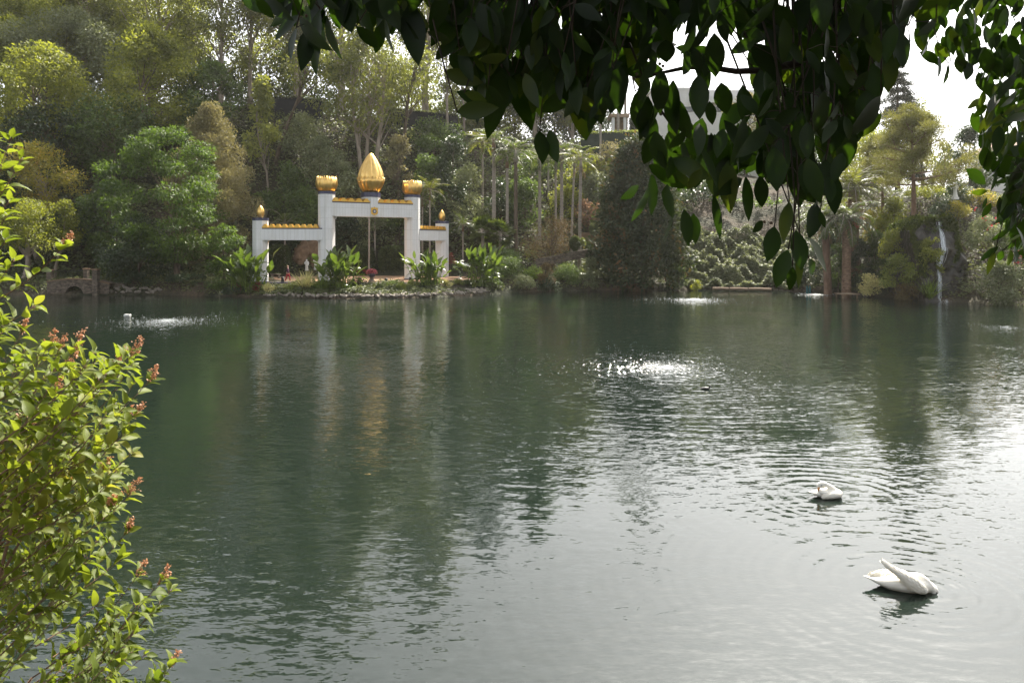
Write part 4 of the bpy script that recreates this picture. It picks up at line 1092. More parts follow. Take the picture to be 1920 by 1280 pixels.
palm('date palm with a bright upright crown over a brown skirt, behind the others', 1600, 80, 356, 4.2, 44, .55, 'palmbright', 51, shaft=False, trunk='datetrunk', droop=1.5, dead=22, n=24, lw=.07, ll=.5, name='date_palm', group='date palms on the right shore')
palm('date palm with long arching fronds and a stout rough trunk at the water', 1587, 73.5, 412, 3.6, 44, .42, 'palm', 52, shaft=False, trunk='datetrunk', droop=1.9, dead=8, n=24, lw=.07, ll=.5, name='date_palm', group='date palms on the right shore')
palm('date palm with a reddish trunk half hidden by hanging leaves', 1546, 76, 412, 3.6, 40, .36, 'palm', 53, shaft=False, trunk='barkred', droop=1.9, dead=8, n=24, lw=.07, ll=.5, name='date_palm', group='date palms on the right shore', xb=1553)

# ------------------------------------------------------------------ strelitzia clumps in front of the gate
def paddle_clump(label, x, Y, ytop, ybase, wpx, n, seed):
    rng = np.random.default_rng(seed); X = (x - 960) * Y / F; zg = max(float(ground(X, Y)), .1); H = ZT(ytop, Y) - zg; Wd = wpx * Y / F
    o = empty('bird_of_paradise_plant', (X, Y, zg), label, 'plant', 'giant paddle-leaved plants round the gate')
    gl_, gs = Geo(), Geo(); P = []; D = []; N = []; LL = []; CU = []
    for j in range(n):
        az = rng.random() * 6.28; r = rng.random() ** .6; b = np.array((X + rng.normal() * .16 * Wd, Y + rng.normal() * .2, zg))
        h = H * (.98 - .55 * rng.random() ** 1.2) * (1 - .22 * r)
        ll = rng.uniform(.9, 1.45) * H / 4.2
        tip = b + (math.cos(az) * r * Wd * .34, math.sin(az) * r * Wd * .30, max(h - ll * .75, .2))
        mid = (b + tip) / 2 - np.array((math.cos(az), math.sin(az), 0)) * r * .12 * Wd
        q = np.linspace(0, 1, 6)[:, None]; gs.tube((1 - q) ** 2 * b + 2 * q * (1 - q) * mid + q * q * tip, np.linspace(.055, .02, 6), 5, cap=False)
        P.append(tip); dd = np.array((math.cos(az) * r * .6, math.sin(az) * r * .6, 1.1 - .5 * r * rng.random())); D.append(dd)
        N.append(np.array((-math.cos(az), -math.sin(az), .7)) + rng.normal(size=3) * .45); LL.append(ll); CU.append(rng.uniform(.0, .35) + .75 * max(0, r - .45))
    LL = np.array(LL); leaf_fancy(gl_, np.array(P), np.array(D), np.array(N), LL, LL * rng.uniform(.32, .44, n), np.array(CU), .5, 7, .45, .05, rng)
    # low ragged leaves filling the base
    m_ = 2 * n; b = np.stack([X + rng.normal(size=m_) * .24 * Wd, Y + rng.normal(size=m_) * .4, zg + H * rng.uniform(.02, .6, m_)], 1); d = rvec(rng, m_); d[:, 2] = np.abs(d[:, 2]) * .6 - .1
    leaf_fancy(gl_, b, d, rvec(rng, m_) * .5 + (0, 0, 1), .85, .3, .5, .4, 5)
    gl_.obj('leaves', LM['paddle'], o, smooth=True); gs.obj('stems', LM['grass'], o)
paddle_clump('giant paddle-leaved plant in front of the left small pillar, some leaves white with glare', 466, 73.5, 452, 545, 88, 46, 61)
paddle_clump('tallest-leaved paddle plant in front of the left tall pillar', 634, 73, 450, 540, 76, 50, 62)
paddle_clump('paddle-leaved plant in front of the right tall pillar and the right wing', 806, 75.5, 462, 545, 74, 50, 63)
paddle_clump('paddle-leaved plant standing alone right of the gate', 902, 78, 449, 540, 82, 52, 64)

# ------------------------------------------------------------------ garden shrubs along the far shore
def mound(label, x, Y, ytop, ybot, wpx, mat, L=.12, W=.07, square=0, name='clipped_hedge', cat='hedge', seed=0, group=None, dep=None):
    """clipped shape: dense leaves on a closed rounded form"""
    rng = np.random.default_rng(900 + seed); X = (x - 960) * Y / F; zt = ZT(ytop, Y); zb = ZT(ybot, Y); rx = wpx * Y / F / 2; rz = (zt - zb); ry = dep or rx
    o = empty(name, (X, Y, zb), label, cat, group)
    n = int(5.5 * (2 * rx * rz * 2) / (L * W * .5)); d = rvec(rng, n)
    p = d.copy()
    if square:
        m_ = (np.abs(p) ** square).sum(1, keepdims=True) ** (1 / square); p = p / m_
    zc = zb + rz * .45; P = np.stack([X + p[:, 0] * rx, Y + p[:, 1] * ry, zc + np.where(p[:, 2] > 0, p[:, 2] * rz * .55, p[:, 2] * rz * .45)], 1)
    P += rng.normal(size=(n, 3)) * .05 + d * (-.15 * rng.random((n, 1)))
    leaf_cards(Geo_ := Geo(), P, d + rvec(rng, n) * .9, d + rvec(rng, n) * .6, L, W)
    Geo_.obj('foliage', LM[mat], o)
    gt = Geo()
    for a in range(6):
        e = np.array((X + rx * .6 * math.cos(a * 1.05), Y + ry * .6 * math.sin(a * 1.05), zc + rz * .2)); gt.tube([(X, Y, zb - .1), (X * .5 + e[0] * .5, Y * .5 + e[1] * .5, zb + rz * .3), e], [.05, .035, .012], 5)
    gt.obj('stems', M['bark'], o)
mound('tall clipped hedge with rounded corners, left one seen through the great arch', 680, 94, 463, 512, 40, 'hedge', .17, .1, 4, seed=1, group='clipped hedges beyond the plaza')
mound('broad clipped hedge with rounded corners, right one seen through the great arch', 741, 94.5, 462, 512, 56, 'hedge', .17, .1, 4, seed=2, group='clipped hedges beyond the plaza')
mound('clipped hedge seen through the left arch, left of the person', 524, 92, 460, 514, 36, 'hedge', .17, .1, 4, seed=3, group='clipped hedges beyond the plaza')
mound('small round clipped ball on the shore before the planter', 713, 73.2, 532, 548, 18, 'hedge', .09, .05, seed=4, name='boxwood_ball', cat='shrub')
mound('round clipped ball on the shore nearer the right tall pillar', 752, 73.6, 531, 547, 17, 'lime', .09, .05, seed=5, name='boxwood_ball', cat='shrub')
mound('clipped round bush in front of the brown palm trunk', 1078, 86.5, 443, 468, 20, 'hedge', .12, .07, seed=6, name='round_bush', cat='shrub')
mound('small bright clipped ball beside the clipped round bush by the lawn', 1092, 87.5, 447, 462, 10, 'lime', .1, .06, seed=7, name='round_bush', cat='shrub')
mound('pale round bush at the wall right of the rusty tree', 1114, 96, 418, 440, 18, 'silver', .14, .08, seed=8, name='round_bush', cat='shrub')
mound('pale round bush left of the rusty tree', 1080, 97, 420, 438, 14, 'silver', .14, .08, seed=9, name='round_bush', cat='shrub')
SH = 'planting along the far shore'
for lab, x, Y, yt, yb, w, m, kw in [
    ('cream-speckled low shrub right of the left paddle plant', 504, 72.6, 530, 556, 32, 'cream', {}),
    ('domed lime shrub with a bright top in front of the tile kerb', 550, 72.8, 524, 554, 30, 'lime', {}),
    ('red-leaved plant at the foot of the left paddle plant', 483, 72.9, 527, 550, 18, 'ti', {}),
    ('second red-leaved plant left of the left paddle plant', 447, 73.4, 528, 552, 14, 'ti', {}),
    ('dark low shrub under the left paddle plant at the waterline', 440, 73.2, 535, 558, 60, 'dark', {}),
    ('dark low shrub between the lime dome and the tall paddle plant', 600, 73, 532, 556, 40, 'green', {}),
    ('dark green shrub right of the tall paddle plant', 672, 74.4, 520, 548, 46, 'dark', {}),
    ('loose green shrub behind the clipped balls', 735, 75.2, 524, 542, 50, 'green', {}),
    ('bright yellow-green shrub at the foot of the right tall pillar', 773, 74.6, 524, 546, 26, 'lime', {}),
    ('pale green fine-leaved shrub right of the right paddle plant', 836, 76.2, 524, 545, 26, 'cream', {}),
    ('bright green shrub by the pebble bank', 858, 77.3, 522, 540, 26, 'lime', {}),
    ('dark mounded shrub left of the lone paddle plant', 874, 77.6, 524, 543, 24, 'green', {}),
    ('lime tuft at the foot of the lone paddle plant', 890, 77.4, 532, 546, 10, 'lime', {}),
    ('low green shrub spilling to the water right of the lone paddle plant', 925, 78.2, 524, 552, 44, 'green', {}),
    ('grey-green shrub with glinting leaves at the shore', 984, 79.4, 512, 550, 50, 'silver', {}),
    ('feathery dark fern bank in the middle right of the shore', 955, 82, 478, 520, 70, 'green', {}),
    ('fern-like bright mound below the sloping path', 1003, 82.5, 494, 525, 50, 'grass', {}),
    ('tan and green wispy shrub at the shore', 1023, 80.6, 490, 540, 36, 'brown', {}),
    ('dark shrub overhanging the water below the wispy one', 1032, 80.2, 518, 548, 50, 'dark', {}),
    ('soft green bank of fern under the lawn', 1065, 82.6, 490, 540, 60, 'green', {}),
    ('pale glinting shrub beside the glossy dark tree', 1104, 81.6, 508, 540, 30, 'silver', {}),
    ('grey shrub touching the left edge of the glossy dark tree', 1108, 84, 480, 520, 34, 'silver', {}),
    ('dark hedge-like fern row behind the lone paddle plant', 940, 86, 462, 500, 90, 'green', {}),
    ('reddish shrub at the waterline beneath the glossy dark tree', 1180, 81.0, 528, 548, 60, 'rust', {}),
    ('green shrub at the right foot of the glossy dark tree', 1272, 82, 495, 545, 44, 'green', {}),
    ('yellowish weeds at the waterline right of the glossy dark tree', 1306, 82.2, 524, 545, 24, 'yellowgreen', {}),
    ('reddish low shrub along the back of the plaza', 672, 92.4, 503, 512, 50, 'ti', {}),
    ('reddish shrub behind the right small pillar', 845, 91, 474, 494, 18, 'ti', {}),
    ('ivy-covered shrub just right of the stone posts', 250, 76.2, 508, 552, 70, 'dark', {}),
    ('shrub overhanging the waterline under the feathery tree', 350, 75.6, 512, 554, 80, 'dark', {}),
    ('shaded shrub behind the short block wall', 215, 79, 480, 530, 60, 'green', {}),
    ('low green shrub at the waterline left of the left paddle plant', 405, 74.6, 522, 556, 50, 'green', {}),
]:
    shrub(lab, x, Y, yt, yb, w, m, L=.15, W=.08, clumps=30, cover=3.2, group=SH, **kw)
def tuft(label, x, Y, h, n, seed, mat='grass', sp=.5, group=None):
    rng = np.random.default_rng(seed); X = (x - 960) * Y / F; zg = max(float(ground(X, Y)), 0.05)
    P = np.stack([X + rng.normal(size=n) * .12, Y + rng.normal(size=n) * .12, np.full(n, zg)], 1); D = rng.normal(size=(n, 3)) * (sp, sp, .1) + (0, 0, 1)
    g = Geo(); leaf_fancy(g, P, D, rvec(rng, n), h * rng.uniform(.7, 1.2, n), .06, rng.uniform(.2, .9, n), .3, 4, .3)
    o = empty('grass_tuft', (X, Y, zg), label, 'plant', group); g.obj('blades', LM[mat], o)
tuft('pale spiky grass tuft beside the domed lime shrub', 573, 72.9, 1.9, 150, 71, 'cream')
tuft('darker arching grass tuft right of the spiky pale one', 603, 72.8, 1.4, 150, 72, 'grass')
tuft('tall grass blades left of the waterfall', 1742, 66.8, 2.0, 120, 73, 'grass', .3)
tuft('reed-like tuft on the slope above the grass by the waterfall', 1748, 68, 1.8, 90, 74, 'cream', .3)
# right-hand hill and shore
RS = 'shrubs on the right-hand hill'
for lab, x, Y, yt, yb, w, m in [
    ('yellow-green shrub behind the trunk of the large pine', 1735, 80, 345, 440, 90, 'yellowgreen'),
    ('sunlit shrub left of the large pine trunk', 1675, 79, 365, 450, 80, 'yellowgreen'),
    ('rounded sunlit shrub between the pines', 1640, 82, 385, 470, 60, 'orange'),
    ('dark rounded shrub on top of the waterfall cliff, left of the statue', 1770, 71.5, 372, 430, 60, 'dark'),
    ('orange-topped rounded shrub under the statue', 1795, 70.4, 374, 408, 54, 'orange'),
    ('dark leafy shrub making the backdrop of the white statue', 1792, 76, 338, 402, 64, 'dark'),
    ('dense rounded shrub right of the statue', 1838, 76, 352, 410, 70, 'orange'),
    ('green shrub with red flowers right of the waterfall top', 1850, 67, 398, 480, 80, 'silver'),
    ('green shrub at the right edge of the hill', 1905, 66, 385, 480, 80, 'green'),
    ('big rounded glossy shrub at the water right of the waterfall', 1872, 63.2, 484, 578, 104, 'silver'),
    ('dark shrub at the far right waterline', 1955, 62, 490, 580, 90, 'green'),
    ('yellow-green shrub at the foot of the large pine', 1690, 69.5, 470, 545, 72, 'lime'),
    ('upright green shrub left of the large pine base', 1680, 71, 420, 490, 56, 'yellowgreen'),
    ('creamy low shrub by the landing stage', 1630, 72, 508, 552, 48, 'cream'),
    ('dark shrub between the date palms and the pine', 1640, 75.5, 430, 520, 60, 'green'),
    ('leafy shrub above the waterfall on its left', 1748, 70, 400, 470, 50, 'green'),
    ('shrub with bamboo-like leaves left of the waterfall', 1745, 67.8, 440, 520, 50, 'yellowgreen'),
    ('low brown shrub at the waterline under the large pine', 1705, 68.4, 525, 566, 60, 'brown'),
    ('shaded shrub behind the date palms', 1560, 82, 420, 530, 90, 'dark'),
    ('dark shrub filling between the ivy bank and the date palms', 1510, 81, 440, 545, 70, 'dark'),
    ('dark shrub between the two date palm trunks', 1572, 77, 450, 545, 50, 'green'),
    ('deep green shrub behind the creamy one', 1615, 76, 440, 540, 50, 'dark'),
]:
    shrub(lab, x, Y, yt, yb, w, m, L=.18, W=.1, clumps=44, cr=.16, cover=3.2, group=RS)
def flowers(label, spots, mat, seed, name='red_flowers', n=60, r=.3):
    rng = np.random.default_rng(seed); g = Geo()
    for x, y, Y in spots:
        c = P3(x, y, Y); leaf_cards(g, c + rng.normal(size=(n, 3)) * r, rvec(rng, n), rvec(rng, n), .16, .12)
    return tag(g.obj(name, LM[mat], origin=P3(*spots[0])), label, 'flowers')
flowers('bright red bougainvillea blossoms beside the stout date palm', [(1604, 412, 75), (1612, 416, 75), (1619, 414, 75), (1600, 418, 75)], 'redflower', 81)
flowers('scattered small red blossoms on the shrub right of the waterfall', [(1846, 410, 66), (1871, 412, 65.5), (1858, 426, 65.5), (1826, 391, 70)], 'redflower', 82, n=10, r=.12)
flowers('small red blossoms on the shrub at the right edge', [(1911, 473, 63.5), (1918, 480, 63.5), (1908, 494, 63.3)], 'redflower', 83, n=14, r=.12)
flowers('a few pink blossoms on the rusty tree', [(1110, 402, 98), (1116, 415, 98), (1107, 412, 98)], 'pink', 84, n=20, r=.2)

# ------------------------------------------------------------------ ground cover: ivy and litter nobody could count
def cover():
    rng = np.random.default_rng(7)
    g = Geo()
    def scatter(n, px0, px1, d0, d1, L, W, hmax, lift=.0):
        px = rng.uniform(px0, px1, n); d = d0 + (d1 - d0) * rng.random(n); Y = shore(px) + d; X = (px - 960) * Y / F
        keep = ~((px > 484) & (px < 912) & (Y > 75.2) & (Y < 92.8))
        X, Y = X[keep], Y[keep]; k = len(X)
        hh = np.clip(.45 + .6 * sn(X * .9, Y * .8, 0, 2.0) + .5 * sn(X * 2.3, Y * 2.1, 0, 5.0), 0.03, 1.3)
        Z = ground(X, Y) + hmax * hh * rng.random(k) ** .5 + lift
        N = rng.normal(size=(k, 3)) * .5 + (0, -.4, .8); D = rng.normal(size=(k, 3)) * (1, 1, .4) + (0, -.4, -.2)
        s = .6 + .8 * rng.random(k)
        leaf_cards(g, np.stack([X, Y, Z], 1), D, N, L * s, W * s)
    scatter(100000, -120, 1300, 6, 52, .42, .26, 1.9)
    scatter(26000, -60, 1300, .3, 8, .24, .14, .6)
    scatter(16000, 430, 935, .9, 4.9, .2, .12, .55)
    scatter(26000, 1480, 1990, .8, 26, .26, .15, .9)
    tag(g.obj('ground_cover', LM['ivy']), 'ivy, weeds and low leaves covering the slopes round the lake', 'ground cover', kind='stuff')
    g = Geo(); rng = np.random.default_rng(8)
    n = 52000; px = rng.uniform(1292, 1500, n); d = .1 + 9.5 * rng.random(n); Y = shore(px) + d; X = (px - 960) * Y / F
    hh = np.clip(.45 + .6 * sn(X * 1.3, Y * 1.1, 0, 2.0) + .5 * sn(X * 3.1, Y * 2.7, 0, 5.0), 0.02, 1.4)
    Z = ground(X, Y) + 1.35 * hh * rng.random(n) ** .3
    s = .6 + .8 * rng.random(n)
    leaf_cards(g, np.stack([X, Y, Z], 1), rng.normal(size=(n, 3)) * (1, 1, .4) + (0, -.5, -.2), rng.normal(size=(n, 3)) * .45 + (0, -.3, .9), .26 * s, .17 * s)
    tag(g.obj('ivy_bank', LM['silver']), 'bank of glinting ivy sloping to the water right of the glossy dark tree', 'ivy', kind='stuff')
cover()
g = Geo(); rng = np.random.default_rng(9)
n = 9000; px = rng.uniform(1290, 1500, n); Y = 92.2 + rng.random(n) * 2.2; X = (px - 960) * Y / F; z0 = ground(X, Y)
Z = 4.75 + .1 + (.75 + .18 * sn(X * 1.3, 0, 0, 1.0)) * rng.random(n) ** .5
leaf_cards(g, np.stack([X, Y, Z], 1), rvec(rng, n), rng.normal(size=(n, 3)) * .5 + (0, 0, 1), .22, .13)
tag(g.obj('trimmed_hedge', LM['lime'], origin=(X.mean(), 93, z0.mean())), 'bright trimmed hedge along the top of the ivy bank', 'hedge')
# lawn by the path
def lawn():
    rng = np.random.default_rng(10); g = Geo(); n = 16000
    px = rng.uniform(1086, 1132, n); Y = 88.0 + 5.5 * rng.random(n); X = (px - 960) * Y / F
    leaf_cards(g, np.stack([X, Y, ground(X, Y) + .02], 1), rng.normal(size=(n, 3)) * (.4, .4, .1) + (0, 0, 1), rvec(rng, n), .22, .07)
    tag(g.obj('grass', LM['lime']), 'small patch of bright sunlit lawn left of the glossy dark tree', 'lawn', kind='stuff')
lawn()
# ------------------------------------------------------------------ waterfall cliff
def nz3(P, s, seed=0.0):
    return sn(P[:, 0] * s, P[:, 1] * s, P[:, 2] * s, seed) + .5 * sn(P[:, 0] * s * 2.3, P[:, 1] * s * 2.3, P[:, 2] * s * 2.1, seed + 3) + .25 * sn(P[:, 0] * s * 5, P[:, 1] * s * 5, P[:, 2] * s * 4.6, seed + 7)
YC = 66.4
def cliff_front(x, z):
    """Y of the rock face at world x, z"""
    P = np.stack([np.atleast_1d(x), np.zeros(np.size(x)), np.atleast_1d(z)], 1)
    ledge = .55 * np.floor(np.clip(P[:, 2], 0, 8) / 1.7 + .5 * sn(P[:, 0] * .9, 1.0, 0, 2.0))
    return YC + .28 * P[:, 2] + ledge * .35 + .55 * nz3(P, .9, 2.0) + ((P[:, 0] - 39.0) / 3.2) ** 2 * .5
CX0, CX1 = P3(1736, 500, YC)[0], P3(1834, 500, YC)[0]
CL = empty('waterfall_cliff', ((CX0 + CX1) / 2, YC, 0), 'dark wet rock cliff with mossy top that the waterfall runs down', 'cliff')
xs = np.linspace(CX0, CX1, 56); zs = np.linspace(-.6, 7.4, 56)
XX_, ZZ_ = np.meshgrid(xs, zs); topz = 7.3 - ((XX_ - 39.4) / 3.0) ** 2 * 1.3
Zc = -.6 + (ZZ_ + .6) / 8.0 * (topz + .6)
YYf = cliff_front(XX_.ravel(), Zc.ravel())
V = np.stack([XX_.ravel(), YYf, Zc.ravel()], 1)
ii = (np.arange(55)[:, None] * 56 + np.arange(55)[None]).ravel()
g = Geo().add(V, np.stack([ii, ii + 1, ii + 57, ii + 56], 1))
tr = V[-56:]; back = tr + (0, 5.0, -.2)
g.add(np.concatenate([tr, back]), [(i, i + 1, 57 + i, 56 + i) for i in range(55)])
for col in (V[0::56], V[55::56]):
    b = col.copy(); b[:, 1] = 73
    g.add(np.concatenate([col, b]), [(i, i + 1, 57 + i, 56 + i) for i in range(55)])
g.obj('rock', M['rockwet'], CL, smooth=False)
rng = np.random.default_rng(91); g = Geo()
n = 30000; x = rng.uniform(CX0, CX1, n); z = -.2 + 7.8 * rng.random(n) ** .8; tz = 7.3 - ((x - 39.4) / 3.0) ** 2 * 1.3; z = np.minimum(z, tz)
y = cliff_front(x, z)
P = np.stack([x, y - .05, z], 1)
path = lambda z: np.interp(z, [0, 1.2, 2.6, 4.0, 5.6, 7.2], [P3(1768, 560, YC)[0], P3(1769, 540, YC)[0], P3(1774, 510, YC)[0], P3(1783, 480, YC)[0], P3(1797, 450, YC)[0], P3(1798, 415, YC)[0]])
keep = (nz3(P, .55, 9.0) > .12 - .12 * (z - 3)) & (np.abs(x - path(z)) > .45) & ((np.abs(x - path(z)) > 1.3) | (z > 6.4))
P = P[keep]; k = len(P)
leaf_cards(g, P, rng.normal(size=(k, 3)) * .6 + (0, -.3, -.9), rng.normal(size=(k, 3)) * .5 + (0, -1, .4), .26 * (.5 + rng.random(k)), .1)
n = 9000; x = rng.uniform(CX0, CX1, n); tz = 7.3 - ((x - 39.4) / 3.0) ** 2 * 1.3; y0 = cliff_front(x, tz); y = y0 - .25 + 5.2 * rng.random(n) ** 1.3
z = tz - .2 * (y - y0) / 5 + .02 + .5 * rng.random(n) * np.clip(.6 + sn(x * 2, y * 2, 0, 1.0), .1, 1.5)
k2 = (np.abs(x - path(7.2)) > .35) | (y > y0 + 1.2)
x, y, z = x[k2], y[k2], z[k2]; n = len(x)
leaf_cards(g, np.stack([x, y, z], 1), rng.normal(size=(n, 3)) * .7 + (0, -.5, .1), rng.normal(size=(n, 3)) * .5 + (0, -.3, 1), .3 * (.5 + rng.random(n)), .13)
mo = g.obj('moss', LM['moss'], CL); mo['kind'] = 'stuff'
wm, nt, b, out = newmat('falling_water')
b.inputs['Base Color'].default_value = (.88, .92, .95, 1); b.inputs['Roughness'].default_value = .15; b.inputs['Specular IOR Level'].default_value = .8; b.inputs['Alpha'].default_value = .7
g = Geo(); rng = np.random.default_rng(92)
for j in range(54):
    z0 = 7.15 if j < 26 else rng.uniform(2, 6.5); z1 = rng.uniform(.0, z0 - 1.2) if j > 8 else 0
    zz = np.linspace(z0, z1, 24); o_ = rng.normal() * .11 + .1 * np.sin(zz * 2.2 + rng.random() * 6)
    x = path(zz) + o_ * np.where(zz > 4, .8, .9)
    y = np.minimum.accumulate(cliff_front(x, zz) - .07 - .06 * rng.random())
    w_ = .010 * (.25 + rng.random()) * (.5 + np.abs(np.sin(zz * 3 + j)))
    g.tube(np.stack([x, y, zz], 1), w_, 5, cap=False)
for j in range(240):
    a = rng.random() * 6.28; r_ = rng.exponential(.35); c = np.array((path(0) + r_ * math.cos(a), YC - .5 + .5 * r_ * math.sin(a), abs(rng.normal()) * .12)); s_ = rng.uniform(.008, .022)
    g.add(c + np.array([(s_, 0, 0), (0, s_, 0), (-s_, 0, 0), (0, 0, s_)]), tris=[(0, 1, 3), (1, 2, 3), (2, 0, 3), (0, 2, 1)])
tag(g.obj('waterfall', wm, origin=(path(0), YC, 0)), 'thin white waterfall running down the dark rock cliff into the lake', 'waterfall')

# ------------------------------------------------------------------ statues, grotto, bench, planter, small garden things
def figure(name, label, x, yb, yt, Y, mat, cat, seed=0, plinth=True, group=None):
    b = P3(x, yb, Y); H = ZT(yt, Y) - b[2]
    o = empty(name, tuple(b), label, cat, group)
    p = .14 * H if plinth else 0.0; h = H - p
    if plinth:
        g = Geo(); w = .34 * h; g.box((b[0], b[1], b[2] + p * .45), w, w, p * .9); g.box((b[0], b[1], b[2] + p * .95 + .002), w * .86, w * .86, p * .1); g.obj('plinth', mat, o)
    prof = [(0, .15, .13, 0), (.05, .155, .135, 0), (.2, .13, .115, .005), (.4, .115, .10, .01), (.52, .12, .095, .01), (.62, .125, .09, 0), (.72, .14, .085, 0), (.79, .145, .08, 0), (.83, .10, .07, 0), (.852, .045, .045, 0), (.875, .04, .042, -.005), (.90, .058, .066, -.01), (.935, .066, .074, -.01), (.97, .055, .062, 0), (.995, .02, .025, 0)]
    th = np.arange(20) * 2 * math.pi / 20; R = []
    for t, rx, ry, dy in prof:
        fold = 1 + (.06 * np.sin(th * 7 + t * 5) if t < .75 else 0)
        R.append(np.stack([b[0] + h * rx * fold * np.cos(th), b[1] + h * (dy + ry * fold * np.sin(th)), np.full(20, b[2] + p + h * t)], 1))
    g = Geo().rings(R)
    q = lambda a, c, e: b + np.array((a, c, p / h + e)) * h
    g.tube([q(-.13, 0, .78), q(-.17, -.03, .64), q(-.10, -.12, .56), q(-.02, -.14, .60)], [.045 * h, .042 * h, .034 * h, .02 * h], 8)
    g.tube([q(.13, 0, .78), q(.18, -.02, .64), q(.17, -.08, .50), q(.16, -.10, .45)], [.045 * h, .042 * h, .034 * h, .018 * h], 8)
    g.obj('figure', mat, o, smooth=True)
    return o
figure('white_statue', 'white robed statue on a block plinth on the right hill above the waterfall', 1791, 374, 342, 72.5, M['marble'], 'statue')
figure('white_statue', 'small white robed statue standing before the rock grotto through the left arch', 575, 507.5, 486, 91.5, M['marble'], 'statue', plinth=False)
figure('white_statue', 'dimmer pale statue in the rock grotto right beside the tall pillar', 592, 506, 482, 92.6, M['marble'], 'statue', plinth=False)
figure('white_statue', 'lower pale statue kneeling height at the right of the grotto', 595, 507, 495, 91.8, M['stone'], 'statue', plinth=False)
def rock_mesh(c, r, seed, n=14, m=9, amp=.22):
    th = np.linspace(0, 2 * math.pi, n, False); R = []
    for i in range(m):
        ph = -math.pi / 2 + math.pi * (i + .5) / m
        p = np.stack([np.cos(ph) * np.cos(th), np.cos(ph) * np.sin(th), np.full(n, math.sin(ph))], 1)
        k = 1 + amp * (sn(p[:, 0] * 2.2, p[:, 1] * 2.2, p[:, 2] * 2.2, seed) + .5 * sn(p[:, 0] * 5, p[:, 1] * 5, p[:, 2] * 5, seed + 2))
        R.append(p * k[:, None] * np.asarray(r) + np.asarray(c))
    return R
GR = empty('rock_grotto', tuple(P3(580, 508, 94)), 'brown rock grotto seen through the left arch behind the small white statue', 'grotto')
g = Geo()
for i, (x, y, rx, rz) in enumerate([(561, 492, .9, 1.3), (573, 478, 1.2, 1.5), (588, 470, 1.4, 1.3), (600, 486, 1.2, 2.0), (568, 503, .9, .7), (584, 496, .8, 1.6), (610, 478, 1.2, 1.8)]):
    c = P3(x, y, 94.5 + .3 * (i % 3)); g.rings(rock_mesh(c, (rx, .8, rz), i * 1.7, 18, 12, .3))
g.obj('rock', M['tan'], GR)
BE = empty('stone_bench', tuple(P3(517, 516, 85)), 'pale curved-leg stone bench on the plaza left of the person', 'bench')
b = P3(517, 516, 85); zg = float(ground(b[0], b[1])) + .03
Geo().box((b[0], b[1], zg + .47), 1.15, .42, .09).obj('seat', M['stone'], BE)
for s in (-.38, .38): Geo().rings([np.array([(b[0] + s - w_, b[1] - .15, z_), (b[0] + s + w_, b[1] - .15, z_), (b[0] + s + w_, b[1] + .15, z_), (b[0] + s - w_, b[1] + .15, z_)]) for w_, z_ in ((.13, zg), (.08, zg + .1), (.07, zg + .3), (.12, zg + .424))]).obj('leg', M['stone'], BE)
PLT = empty('flower_planter', tuple(P3(697, 530, 77.5)), 'pedestal urn overflowing with pink and red flowers on the plaza edge', 'planter')
b = P3(697, 527, 77.5); zg = float(ground(b[0], b[1])) + .03; th = np.arange(20) * 2 * math.pi / 20
lat = lambda pr: [np.stack([b[0] + r * np.cos(th), b[1] + r * np.sin(th), np.full(20, zg + h)], 1) for r, h in pr]
Geo().rings(lat([(.34, -.2), (.34, .12), (.22, .16), (.2, .42), (.3, .46)])).obj('pedestal', M['stone'], PLT, smooth=False)
Geo().rings(lat([(.2, .462), (.38, .6), (.44, .82), (.40, .83)])).obj('bowl', M['navy'], PLT, smooth=True)
rng = np.random.default_rng(3); d = rvec(rng, 420); d[:, 2] = np.abs(d[:, 2]); P = np.array((b[0], b[1], zg + .84)) + d * (.52, .52, .42) * rng.random((420, 1)) ** .4
g = Geo(); leaf_cards(g, P, d + rvec(rng, 420) * .6, rvec(rng, 420), .16, .13); g.obj('flowers', LM['pink'], PLT)
g = Geo(); d = rvec(rng, 200); P = np.array((b[0], b[1], zg + .9)) + d * (.45, .45, .25); leaf_cards(g, P, d, rvec(rng, 200), .18, .09); g.obj('leaves', LM['hedge'], PLT)
def bollard(label, x, yb, yt, Y):
    b = P3(x, yb, Y); zg = float(ground(b[0], b[1])); h = ZT(yt, Y) - zg; t = np.arange(10) * 2 * math.pi / 10
    g = Geo().rings([np.stack([b[0] + r * np.cos(t), b[1] + r * np.sin(t), np.full(10, zg + k)], 1) for r, k in ((.16, -.1), (.16, h * .55), (.11, h * .62), (.15, h * .7), (.17, h * .82), (.1, h * .95), (.02, h))])
    tag(g.obj('garden_lamp', M['black'], origin=(b[0], b[1], zg)), label, 'lamp', 'short dark garden lamps')
bollard('dark garden lamp post on the shore between the two clipped balls', 724, 533, 521, 75.5)
bollard('dark garden lamp on the tile kerb left of the person', 530, 527, 518.5, 76.4)
bollard('dark garden lamp on the tile kerb near the left tall pillar', 588, 526, 521, 76.3)
bollard('dark garden lamp at the foot of the right tall pillar', 769.5, 526, 519, 79.5)
